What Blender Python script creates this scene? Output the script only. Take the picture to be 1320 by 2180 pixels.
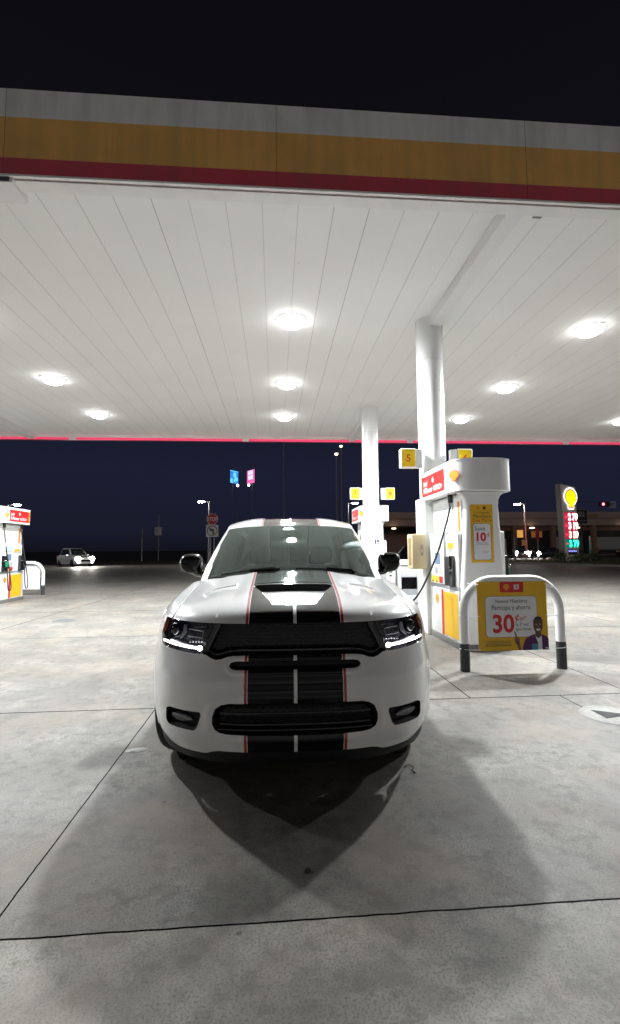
import bpy, bmesh, math, random
import numpy as np
from mathutils import Vector, Matrix
R_ = math.radians
rnd = random.Random(7)
for o in list(bpy.data.objects):
    bpy.data.objects.remove(o)
S = bpy.context.scene
C = S.collection

# ------------------------------------------------------------------ camera, sky, exposure
cam = bpy.data.cameras.new('camera')
cam.sensor_fit = 'VERTICAL'
cam.sensor_height = 24
cam.lens = 24 * 1000 / 2180
cam.clip_start = .05
cam.clip_end = 3000
co = bpy.data.objects.new('camera', cam)
C.objects.link(co)
RC = ((0.99718652, -0.00185404, 0.07493731), (-0.07455309, 0.0795233, 0.99404119), (-0.00780226, -0.99683128, 0.07916133))
CH = 1.42
co.matrix_world = Matrix([[RC[i][0], -RC[i][1], -RC[i][2], (0, 0, CH)[i]] for i in range(3)] + [[0, 0, 0, 1]])
S.camera = co
w = bpy.data.worlds.new('World')
S.world = w
w.use_nodes = True
wt = w.node_tree
bg = wt.nodes['Background']
tc = wt.nodes.new('ShaderNodeTexCoord')
sx = wt.nodes.new('ShaderNodeSeparateXYZ')
rp = wt.nodes.new('ShaderNodeValToRGB')
wt.links.new(tc.outputs['Generated'], sx.inputs[0])
wt.links.new(sx.outputs['Z'], rp.inputs[0])
gl = wt.nodes.new('ShaderNodeMapRange')          # added fill: sky brightened behind the camera to lift car front and fascia
for i_, v_ in ((1, .1), (2, -.8), (3, 0.), (4, 1.)): gl.inputs[i_].default_value = v_
wt.links.new(sx.outputs['Y'], gl.inputs[0])
lo_ = wt.nodes.new('ShaderNodeMapRange')
for i_, v_ in ((1, .0), (2, .75), (3, 1.), (4, 0.)): lo_.inputs[i_].default_value = v_
wt.links.new(sx.outputs['Z'], lo_.inputs[0])
ml = wt.nodes.new('ShaderNodeMath'); ml.operation = 'MULTIPLY'
wt.links.new(gl.outputs[0], ml.inputs[0]); wt.links.new(lo_.outputs[0], ml.inputs[1])
mx = wt.nodes.new('ShaderNodeMix'); mx.data_type = 'RGBA'
wt.links.new(ml.outputs[0], mx.inputs[0]); wt.links.new(rp.outputs[0], mx.inputs[6])
mx.inputs[7].default_value = (.28, .268, .258, 1)
wt.links.new(mx.outputs[2], bg.inputs[0])
e = rp.color_ramp.elements
e[0].position, e[0].color = 0.0, (.0050, .0055, .0100, 1)
e[1].position, e[1].color = .75, (.0034, .0032, .0044, 1)
x = e.new(.16); x.color = (.0095, .0115, .0265, 1)
x = e.new(.045); x.color = (.0085, .0098, .0205, 1)
x = e.new(.4); x.color = (.0046, .005, .0095, 1)
bg.inputs[1].default_value = .62
S.view_settings.view_transform = 'Standard'
S.view_settings.look = 'None'
S.view_settings.exposure = 0.92
S.view_settings.gamma = 1
S.cycles.use_denoising = True
S.cycles.max_bounces = 8
S.cycles.diffuse_bounces = 5
S.cycles.glossy_bounces = 4
S.cycles.transparent_max_bounces = 12
S.cycles.sample_clamp_indirect = 6
LAMP = 80.0           # power of one canopy lamp (batwing distribution below)
ies = bpy.data.texts.new('canopy_lamp_photometry')
ANG = [0, 10, 20, 30, 40, 46, 50, 55, 60, 65, 70, 75, 80, 85, 90]
CD = [66, 70, 80, 98, 128, 142, 134, 108, 82, 62, 44, 27, 12, 5, 1]
ies.write('IESNA:LM-63-2002\nTILT=NONE\n1 1000 1 %d 1 1 2 0.3 0.3 0\n1.0 1.0 100\n%s\n0\n%s\n' % (len(ANG), ' '.join(map(str, ANG)), ' '.join(map(str, CD))))
LEVEL = {8.03: 1.7, 11.2: .38, 14.08: .55}      # front row raised, rear rows cut to even out the forecourt light
def lamp_data(level):
    l = bpy.data.lights.new('canopy_lamp', 'POINT')
    l.energy = LAMP * level; l.shadow_soft_size = .15; l.color = (.955, .99, 1.0); l.use_nodes = True
    t_ = l.node_tree; e_ = t_.nodes['Emission']
    i_ = t_.nodes.new('ShaderNodeTexIES'); i_.mode = 'INTERNAL'; i_.ies = ies
    t_.links.new(i_.outputs[0], e_.inputs['Strength'])
    return l

# ------------------------------------------------------------------ node helpers and materials
def nd(nt, typ, ins=None, **kw):
    n = nt.nodes.new('ShaderNode' + typ)
    for k, v in kw.items():
        setattr(n, k, v)
    for k, v in (ins or {}).items():
        s = n.inputs[k]
        if hasattr(v, 'is_output') or isinstance(v, bpy.types.NodeSocket):
            nt.links.new(v, s)
        else:
            s.default_value = v
    return n
def mth(nt, op, a, b=0.0, c=None, clamp=False):
    ins = {0: a, 1: b}
    if c is not None: ins[2] = c
    return nd(nt, 'Math', ins, operation=op, use_clamp=clamp).outputs[0]
def mixc(nt, f, a, b, bt='MIX'):
    n = nt.nodes.new('ShaderNodeMix')
    n.data_type = 'RGBA'; n.blend_type = bt
    for i, v in ((0, f), (6, a), (7, b)):
        if isinstance(v, bpy.types.NodeSocket): nt.links.new(v, n.inputs[i])
        else: n.inputs[i].default_value = (tuple(v) + (1,))[:4] if isinstance(v, (tuple, list)) else v
    return n.outputs[2]
def ramp(nt, fac, p0, p1):
    return nd(nt, 'MapRange', {0: fac, 1: p0, 2: p1, 3: 0.0, 4: 1.0}).outputs[0]
def newmat(name):
    m = bpy.data.materials.new(name)
    m.use_nodes = True
    nt = m.node_tree
    return m, nt, nt.nodes['Principled BSDF']
M = {}
def mat(name, col, rough=.5, metal=0., coat=0., var=.08, scale=6., emit=None, es=0., bump=0., spec=None, bscale=60):
    m, nt, b = newmat(name)
    obj = nd(nt, 'TexCoord').outputs['Object']
    no = nd(nt, 'TexNoise', {'Vector': obj, 'Scale': scale, 'Detail': 5.0, 'Roughness': .6}).outputs[0]
    dark = tuple(c * (1 - 2 * var) for c in col); lite = tuple(min(1, c * (1 + 2 * var)) for c in col)
    nt.links.new(mixc(nt, no, dark, lite), b.inputs['Base Color'])
    nt.links.new(nd(nt, 'MapRange', {0: no, 1: .3, 2: .7, 3: max(0, rough * .85), 4: min(1, rough * 1.15)}).outputs[0], b.inputs['Roughness'])
    b.inputs['Metallic'].default_value = metal
    b.inputs['Coat Weight'].default_value = coat
    b.inputs['Coat Roughness'].default_value = .03
    if spec is not None: b.inputs['Specular IOR Level'].default_value = spec
    if emit:
        b.inputs['Emission Color'].default_value = tuple(emit) + (1,)
        b.inputs['Emission Strength'].default_value = es
    if bump:
        bn = nd(nt, 'TexNoise', {'Vector': obj, 'Scale': bscale, 'Detail': 4.0}).outputs[0]
        nt.links.new(nd(nt, 'Bump', {'Height': bn, 'Strength': bump, 'Distance': .01}).outputs[0], b.inputs['Normal'])
    M[name] = m
    return m
mat('white_metal', (.76, .76, .765), .5, var=.04)
mat('white_gloss', (.8, .8, .8), .18, var=.02, coat=.3)
mat('white_plastic', (.74, .75, .73), .42, var=.03)
mat('grey_plastic', (.33, .34, .36), .45, var=.06)
mat('mid_grey', (.18, .19, .20), .5, var=.06)
mat('dark_grey', (.035, .04, .045), .5, var=.1)
mat('black_rubber', (.012, .012, .013), .55, var=.2)
mat('black_gloss', (.006, .006, .009), .12, coat=1., var=.1)
mat('mirror_black', (.005, .005, .006), .22, var=.1, spec=.35)
mat('black_matte', (.008, .008, .010), .6, var=.2)
mat('void', (.003, .003, .004), .8, var=.2)
mat('tyre_rubber', (.012, .012, .012), .75, var=.2, bump=.3)
mat('rim_metal', (.03, .03, .033), .3, metal=.8)
mat('chrome', (.6, .6, .62), .12, metal=1., var=.03)
mat('dull_chrome', (.16, .16, .17), .25, metal=1., var=.05)
mat('yellow', (.78, .46, .012), .4, var=.04)
mat('yellow_print', (.72, .42, .012), .45, var=.05)
mat('yellow_sign', (.82, .60, .01), .35, var=.03)
mat('red', (.62, .018, .016), .4, var=.05)
mat('red_print', (.55, .015, .022), .45, var=.05)
mat('white_print', (.72, .72, .76), .5, var=.03)
mat('navy_print', (.012, .015, .035), .5)
mat('orange_print', (.75, .22, .02), .5)
mat('pale_grey_print', (.45, .45, .42), .5)
mat('purple_cloth', (.075, .012, .095), .6, var=.15, scale=40)
mat('skin_print', (.09, .042, .025), .5, var=.2, scale=30)
mat('skin_light_print', (.22, .11, .07), .5, var=.2, scale=30)
mat('blue_print', (.04, .25, .42), .4)
mat('screen_blue', (.10, .14, .22), .2, emit=(.25, .38, .6), es=.25)
mat('label_blue', (.45, .55, .75), .4)
mat('green_plastic', (.01, .22, .11), .4)
mat('cream_plastic', (.62, .50, .30), .45, var=.06)
mat('cream_dark', (.25, .18, .08), .6, var=.2)
mat('steel', (.35, .35, .36), .4, metal=.7)
mat('galv', (.30, .30, .31), .5, metal=.3, var=.1)
mat('red_sign', (.50, .02, .02), .45)
mat('plinth', (.16, .16, .15), .7, var=.15)
mat('leaf_green', (.045, .075, .02), .6, var=.3, scale=20)
mat('bark', (.06, .045, .03), .8, var=.25)
mat('dry_leaf', (.012, .012, .009), .7)
mat('paper', (.36, .36, .345), .8)
mat('amber', (.85, .22, .04), .2, coat=.5)
mat('grey_reflector', (.42, .43, .45), .25, metal=.4)
mat('interior', (.022, .024, .025), .7, var=.1)
mat('interior_light', (.16, .17, .17), .7, var=.1)
mat('brown_wall', (.24, .15, .115), .8, var=.15, bump=.2, bscale=8)
mat('brown_fascia', (.36, .27, .24), .8, var=.12)
mat('dark_shop', (.012, .009, .009), .6, var=.3)
mat('sign_grey', (.34, .31, .30), .5, var=.06)
mat('dark_car_paint', (.012, .012, .015), .2, coat=1.)
mat('white_car_paint', (.55, .56, .58), .25, coat=1., var=.03)
mat('dark_glass', (.01, .012, .014), .05, coat=1.)
mat('red_lens', (.4, .01, .01), .2, coat=1., emit=(1, .03, .03), es=.25)
def em(name, col, s):
    return mat(name, tuple(min(.9, c) for c in col), .4, var=.02, emit=col, es=s)
em('lamp_emit', (1, 1, .995), 14)
em('running_emit', (1, 1, 1), 5)
em('beam_emit', (1, .98, .9), 200)
em('fog_emit', (1, .97, .9), 18)
em('far_lamp', (1, .97, .9), 110)
em('eave_fill_lamp', (1, .80, .55), 2.2)
em('orange_lamp', (1, .72, .42), 6)
em('white_lamp', (1, .95, .85), 5)
em('red_lamp', (1, .12, .16), 4)
em('tail_emit', (1, .05, .06), 2.2)
mat('sign_face', (.34, .31, .30), .5, var=.05, emit=(.085, .068, .064), es=.45)  # faint emission stands in for light falling on the grey pylon
em('sign_yellow', (1, .62, .0), 1.15)
em('sign_red', (.85, .05, .02), .55)
em('sign_white', (1, .93, .92), .95)
em('digit_red', (1, .56, .56), 3.0)
em('back_red', (1, .10, .10), 9)
em('digit_cream', (1, .88, .62), 1.3)
em('digit_green', (.04, 1, .68), 1.5)
em('panel_red', (.65, .02, .07), .42)
em('panel_green', (.0, .35, .2), .25)
em('label_red', (.85, .06, .12), .8)
em('label_blue_lit', (.25, .28, .9), .8)
em('board_blue', (.02, .22, .62), .55)
em('board_cyan', (.08, .42, .75), .9)
em('board_pink', (.62, .10, .30), .7)
em('board_lilac', (.45, .48, 1.0), .9)
em('window_warm', (.8, .38, .08), .4)
em('window_dim', (.5, .2, .05), .10)
em('red_lip_glow', (1, .06, .18), .30)  # red painted lip; emission stands in for canopy light on it

def paint():
    m, nt, b = newmat('striped_car_paint')
    ob = nd(nt, 'TexCoord').outputs['Object']
    sp = nd(nt, 'SeparateXYZ', {0: ob})
    ax = mth(nt, 'ABSOLUTE', sp.outputs[0])
    yy = mth(nt, 'MULTIPLY', mth(nt, 'MINIMUM', mth(nt, 'MAXIMUM', sp.outputs[1], .1), 1.25), .022)
    e_ = mth(nt, 'SUBTRACT', ax, yy)
    blk = mth(nt, 'MULTIPLY', mth(nt, 'LESS_THAN', e_, .262), mth(nt, 'GREATER_THAN', ax, .0095))
    red = mth(nt, 'MULTIPLY', mth(nt, 'LESS_THAN', e_, .2815), mth(nt, 'GREATER_THAN', e_, .2660))
    no = nd(nt, 'TexNoise', {'Vector': ob, 'Scale': 9.0, 'Detail': 6.0}).outputs[0]
    fine = nd(nt, 'TexNoise', {'Vector': ob, 'Scale': 160.0, 'Detail': 2.0}).outputs[0]
    wh = mixc(nt, no, (.80, .80, .80), (.84, .84, .84))
    c = mixc(nt, blk, wh, mixc(nt, mth(nt, 'GREATER_THAN', sp.outputs[2], .999), (.0035, .004, .007), (.14, .145, .155)))  # same vinyl, made paler above the nose to imitate the ceiling reflection
    c = mixc(nt, red, c, (.42, .012, .016))
    nt.links.new(c, b.inputs['Base Color'])
    b.inputs['Roughness'].default_value = .3
    b.inputs['Coat Weight'].default_value = 1.0
    b.inputs['Coat Roughness'].default_value = .015
    b.inputs['Coat IOR'].default_value = 1.6
    hi = mth(nt, 'MULTIPLY', blk, mth(nt, 'GREATER_THAN', sp.outputs[2], .999))
    nt.links.new(hi, b.inputs['Metallic'])
    nt.links.new(mth(nt, 'MULTIPLY_ADD', mth(nt, 'SUBTRACT', blk, hi), -.5, .5), b.inputs['Specular IOR Level'])
    nt.links.new(mth(nt, 'MULTIPLY_ADD', blk, -.20, .30), b.inputs['Roughness'])
    nt.links.new(mth(nt, 'SUBTRACT', 1.55, mth(nt, 'MULTIPLY', mth(nt, 'SUBTRACT', blk, hi), .12)), b.inputs['Coat IOR'])
    M['paint'] = m
paint()
mat('plain_paint', (.82, .82, .82), .3, coat=1., var=.02)

def grille_mat():
    m, nt, b = newmat('honeycomb_mesh')
    ob = nd(nt, 'TexCoord').outputs['Object']
    sp = nd(nt, 'SeparateXYZ', {0: ob})
    zw = mth(nt, 'ADD', sp.outputs[2], mth(nt, 'MULTIPLY', mth(nt, 'SINE', mth(nt, 'MULTIPLY', sp.outputs[0], 140.)), .0032))
    vec = nd(nt, 'CombineXYZ', {0: sp.outputs[0], 1: zw, 2: 0.}).outputs[0]
    br = nd(nt, 'TexBrick', {'Vector': vec, 'Scale': 1.0, 'Mortar Size': .0034, 'Mortar Smooth': .6, 'Brick Width': .045, 'Row Height': .0185}, offset=.5, offset_frequency=2)
    k = mth(nt, 'SUBTRACT', 1.0, br.outputs['Fac'])
    nt.links.new(mixc(nt, k, (.030, .030, .036), (.0015, .0015, .002)), b.inputs['Base Color'])
    b.inputs['Roughness'].default_value = .3
    nt.links.new(nd(nt, 'Bump', {'Height': k, 'Strength': .7, 'Distance': -.012}).outputs[0], b.inputs['Normal'])
    M['honeycomb'] = m
grille_mat()

def glass(name, tint, ior, refl=(1, 1, 1)):
    m = bpy.data.materials.new(name); m.use_nodes = True
    nt = m.node_tree; nt.nodes.clear()
    fr = nd(nt, 'Fresnel', {'IOR': ior})
    gl = nd(nt, 'BsdfGlossy', {'Color': tuple(refl) + (1,), 'Roughness': .01})
    tr = nd(nt, 'BsdfTransparent', {'Color': tuple(tint) + (1,)})
    mx = nd(nt, 'MixShader', {0: fr.outputs[0], 1: tr.outputs[0], 2: gl.outputs[0]})
    out = nd(nt, 'OutputMaterial', {0: mx.outputs[0]})
    M[name] = m
glass('windscreen_glass', (.38, .46, .45), 2.1, (.84, 1, .98))
glass('side_glass', (.10, .11, .11), 1.6)
glass('lens_glass', (.93, .93, .94), 1.35)

def concrete():
    m, nt, b = newmat('concrete')
    P = nd(nt, 'NewGeometry').outputs['Position']
    sp = nd(nt, 'SeparateXYZ', {0: P})
    X, Y = sp.outputs[0], sp.outputs[1]
    def nz(s, d=6., r=.6, off=0.):
        mp = nd(nt, 'Mapping', {'Vector': P, 'Location': (off, off * .7, 0)})
        return nd(nt, 'TexNoise', {'Vector': mp.outputs[0], 'Scale': s, 'Detail': d, 'Roughness': r}).outputs[0]
    big, mid, fine, grit = nz(.55, 6), nz(2.3, 8, .65, 13.), nz(9., 9, .7, 5.), nz(110., 3, .6, 2.)
    wash = nz(1.3, 9, .72, 41.)
    c = mixc(nt, ramp(nt, mid, .32, .68), (.175, .173, .165), (.30, .297, .283))
    c = mixc(nt, mth(nt, 'MULTIPLY', ramp(nt, big, .42, .66), .6), c, (.16, .152, .141))
    c = mixc(nt, mth(nt, 'MULTIPLY', ramp(nt, wash, .49, .62), .50), c, (.125, .12, .112))
    c = mixc(nt, mth(nt, 'MULTIPLY', ramp(nt, wash, .47, .38), .45), c, (.37, .365, .345))
    c = mixc(nt, mth(nt, 'MULTIPLY', ramp(nt, fine, .49, .60), .72), c, (.125, .12, .112))
    c = mixc(nt, mth(nt, 'MULTIPLY', ramp(nt, fine, .40, .25), .35), c, (.42, .41, .385))
    c = mixc(nt, mth(nt, 'MULTIPLY', ramp(nt, grit, .50, .62), .6), c, (.08, .077, .072))
    c = mixc(nt, mth(nt, 'MULTIPLY', ramp(nt, nz(30., 9, .8, 17.), .52, .68), .5), c, (.09, .086, .08))
    # warm rust-like tint patches
    c = mixc(nt, mth(nt, 'MULTIPLY', ramp(nt, nz(1.1, 4, .6, 31.), .48, .66), .5), c, (.29, .245, .205))
    # oil and tyre staining
    oil = mth(nt, 'MULTIPLY', ramp(nt, nz(.9, 5, .6, 77.), .56, .74), .6)
    c = mixc(nt, oil, c, (.10, .096, .088))
    # small gum spots
    mp = nd(nt, 'Mapping', {'Vector': P, 'Location': (3.35, 7.45, 0), 'Scale': (1, 1, 0)})
    dist = nd(nt, 'TexNoise', {'Vector': P, 'Scale': 14.0}).outputs[1]
    vv = nd(nt, 'VectorMath', {0: mp.outputs[0], 1: nd(nt, 'VectorMath', {0: dist, 1: (.05, .05, 0)}, operation='MULTIPLY').outputs[0]}, operation='ADD').outputs[0]
    vo = nd(nt, 'TexVoronoi', {'Vector': vv, 'Scale': 3.6})
    rsel = nd(nt, 'SeparateColor', {0: vo.outputs['Color']}).outputs[0]
    spot = mth(nt, 'MULTIPLY', mth(nt, 'LESS_THAN', vo.outputs['Distance'], mth(nt, 'MULTIPLY', rsel, .055)), mth(nt, 'GREATER_THAN', rsel, .62))
    c = mixc(nt, mth(nt, 'MULTIPLY', spot, .75), c, (.06, .055, .05))
    # slab tones stepped with distance to paint in the fall of light
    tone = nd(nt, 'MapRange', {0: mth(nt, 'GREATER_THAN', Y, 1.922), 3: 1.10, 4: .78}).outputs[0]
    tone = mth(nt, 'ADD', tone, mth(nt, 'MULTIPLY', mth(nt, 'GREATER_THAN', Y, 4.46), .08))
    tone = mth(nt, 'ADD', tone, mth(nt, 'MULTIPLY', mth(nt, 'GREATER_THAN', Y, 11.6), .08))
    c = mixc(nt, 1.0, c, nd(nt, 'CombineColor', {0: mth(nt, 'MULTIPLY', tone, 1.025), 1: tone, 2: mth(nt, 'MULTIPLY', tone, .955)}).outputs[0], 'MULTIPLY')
    # saw-cut joints
    wob = mth(nt, 'MULTIPLY', mth(nt, 'SUBTRACT', nz(6., 3, .6, 9.), .5), .012)
    def line(co_, a, wd):
        return mth(nt, 'LESS_THAN', mth(nt, 'ABSOLUTE', mth(nt, 'ADD', mth(nt, 'SUBTRACT', co_, a), wob)), wd)
    def rng(co_, a, b_):
        return mth(nt, 'MULTIPLY', mth(nt, 'GREATER_THAN', co_, a), mth(nt, 'LESS_THAN', co_, b_))
    J = []
    for a, wd in ((1.922, .0048), (4.46, .0080), (8.15, .008), (11.6, .010), (-3.0, .006), (17.5, .012), (22., .014), (28., .014)):
        J.append(line(Y, a, wd))
    J.append(line(X, -1.074, .0042))
    for a, y0, y1, wd in ((1.85, 4.46, 15.6, .006), (2.73, -20., 4.46, .005), (3.46, 4.46, 15.6, .006), (-5., -20., 40., .008), (6.4, -20., 40., .008), (-9.2, 12.4, 17., .008), (-7.2, 12.4, 17., .008)):
        J.append(mth(nt, 'MULTIPLY', line(X, a, wd), rng(Y, y0, y1)))
    j = J[0]
    for q in J[1:]: j = mth(nt, 'MAXIMUM', j, q)
    # dirt that collects along the joints
    def near(co_, a): return ramp(nt, mth(nt, 'ABSOLUTE', mth(nt, 'SUBTRACT', co_, a)), .11, .0)
    dirt = mth(nt, 'MAXIMUM', near(X, -1.074), mth(nt, 'MAXIMUM', ramp(nt, mth(nt, 'ABSOLUTE', mth(nt, 'SUBTRACT', Y, 1.922)), .05, .0), near(Y, 4.46)))
    c = mixc(nt, mth(nt, 'MULTIPLY', mth(nt, 'MULTIPLY', dirt, ramp(nt, fine, .35, .65)), .35), c, (.15, .145, .135))
    c = mixc(nt, j, c, (.007, .007, .007))
    nt.links.new(c, b.inputs['Base Color'])
    nt.links.new(nd(nt, 'MapRange', {0: mid, 1: .3, 2: .7, 3: .48, 4: .72}).outputs[0], b.inputs['Roughness'])
    nt.links.new(mth(nt, 'MULTIPLY_ADD', j, -.28, .28), b.inputs['Specular IOR Level'])
    h = mth(nt, 'SUBTRACT', mth(nt, 'ADD', mth(nt, 'MULTIPLY', grit, .35), fine), mth(nt, 'MULTIPLY', j, 1.5))
    nt.links.new(nd(nt, 'Bump', {'Height': h, 'Strength': .35, 'Distance': .006}).outputs[0], b.inputs['Normal'])
    M['concrete'] = m
concrete()
mat('asphalt', (.045, .043, .042), .85, var=.2, scale=1.5, bump=.4)
mat('field', (.02, .022, .014), .9, var=.3, scale=.5)
mat('grass', (.04, .07, .018), .9, var=.4, scale=3.)
mat('cover_grey', (.27, .265, .25), .7, var=.25, scale=25, bump=.4)
mat('cover_rim', (.25, .245, .232), .75, var=.25, scale=30)
mat('kerb', (.30, .29, .27), .8, var=.12)

def ceiling_mat():
    m, nt, b = newmat('ceiling_panels')
    P = nd(nt, 'NewGeometry').outputs['Position']
    sp = nd(nt, 'SeparateXYZ', {0: P})
    X = sp.outputs[0]
    k = mth(nt, 'DIVIDE', mth(nt, 'ADD', X, 40 * .4269 - .068), .4269)
    fr = mth(nt, 'FRACT', k)
    seam = mth(nt, 'LESS_THAN', mth(nt, 'ABSOLUTE', mth(nt, 'SUBTRACT', fr, .5)), .008)
    k2 = mth(nt, 'ADD', k, .5)
    idx = mth(nt, 'FLOOR', k2)
    seam = mth(nt, 'LESS_THAN', mth(nt, 'FRACT', k2), .018)
    rn = nd(nt, 'TexWhiteNoise', {'W': idx}, noise_dimensions='1D').outputs[0]
    no = nd(nt, 'TexNoise', {'Vector': P, 'Scale': 1.2, 'Detail': 6.0}).outputs[0]
    c = mixc(nt, no, (.77, .775, .77), (.84, .845, .84))
    c = mixc(nt, mth(nt, 'MULTIPLY', rn, .10), c, (.73, .735, .73))
    sd = nd(nt, 'TexNoise', {'Vector': P, 'Scale': 2.6, 'Detail': 3.0}).outputs[0]
    c = mixc(nt, mth(nt, 'MULTIPLY', seam, mth(nt, 'MULTIPLY_ADD', rn, .5, .3)), c, (.16, .16, .16))
    vo = nd(nt, 'TexVoronoi', {'Vector': P, 'Scale': 5.5})
    rs = nd(nt, 'SeparateColor', {0: vo.outputs['Color']})
    cl = ramp(nt, nd(nt, 'TexNoise', {'Vector': P, 'Scale': .7, 'Detail': 2.0}).outputs[0], .5, .62)
    spot = mth(nt, 'MULTIPLY', mth(nt, 'LESS_THAN', vo.outputs['Distance'], mth(nt, 'MULTIPLY', rs.outputs[0], .07)), mth(nt, 'MULTIPLY', cl, mth(nt, 'GREATER_THAN', rs.outputs[1], .55)))
    c = mixc(nt, mth(nt, 'MULTIPLY', spot, .8), c, (.16, .145, .13))
    nt.links.new(c, b.inputs['Base Color'])
    b.inputs['Roughness'].default_value = .75
    b.inputs['Specular IOR Level'].default_value = .3
    nt.links.new(nd(nt, 'Bump', {'Height': mth(nt, 'SUBTRACT', 1.0, seam), 'Strength': .4, 'Distance': .01}).outputs[0], b.inputs['Normal'])
    M['ceiling'] = m
ceiling_mat()
def fascia_mat():
    m, nt, b = newmat('striped_fascia')
    P = nd(nt, 'NewGeometry').outputs['Position']
    sp = nd(nt, 'SeparateXYZ', {0: P})
    Z = sp.outputs[2]
    no = nd(nt, 'TexNoise', {'Vector': P, 'Scale': 1.6, 'Detail': 6.0}).outputs[0]
    mp = nd(nt, 'Mapping', {'Vector': P, 'Scale': (9., 9., .7)})
    strk = nd(nt, 'TexNoise', {'Vector': mp.outputs[0], 'Scale': 1.0, 'Detail': 5.0}).outputs[0]
    c = mixc(nt, mth(nt, 'GREATER_THAN', Z, 5.51), (.60, .06, .10), (.86, .48, .13))
    c = mixc(nt, mth(nt, 'GREATER_THAN', Z, 5.965), c, (.84, .84, .84))
    c = mixc(nt, mth(nt, 'MULTIPLY', ramp(nt, mth(nt, 'ADD', mth(nt, 'MULTIPLY', no, .5), mth(nt, 'MULTIPLY', strk, .5)), .42, .62), .22), c, (.10, .09, .08))
    sm = mth(nt, 'LESS_THAN', mth(nt, 'FRACT', mth(nt, 'DIVIDE', mth(nt, 'ADD', sp.outputs[0], 28.3 - .02), 2.83)), .0028)
    c = mixc(nt, mth(nt, 'MULTIPLY', sm, .6), c, (.05, .05, .05))
    nt.links.new(c, b.inputs['Base Color'])
    b.inputs['Roughness'].default_value = .45
    M['fascia'] = m
fascia_mat()

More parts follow.
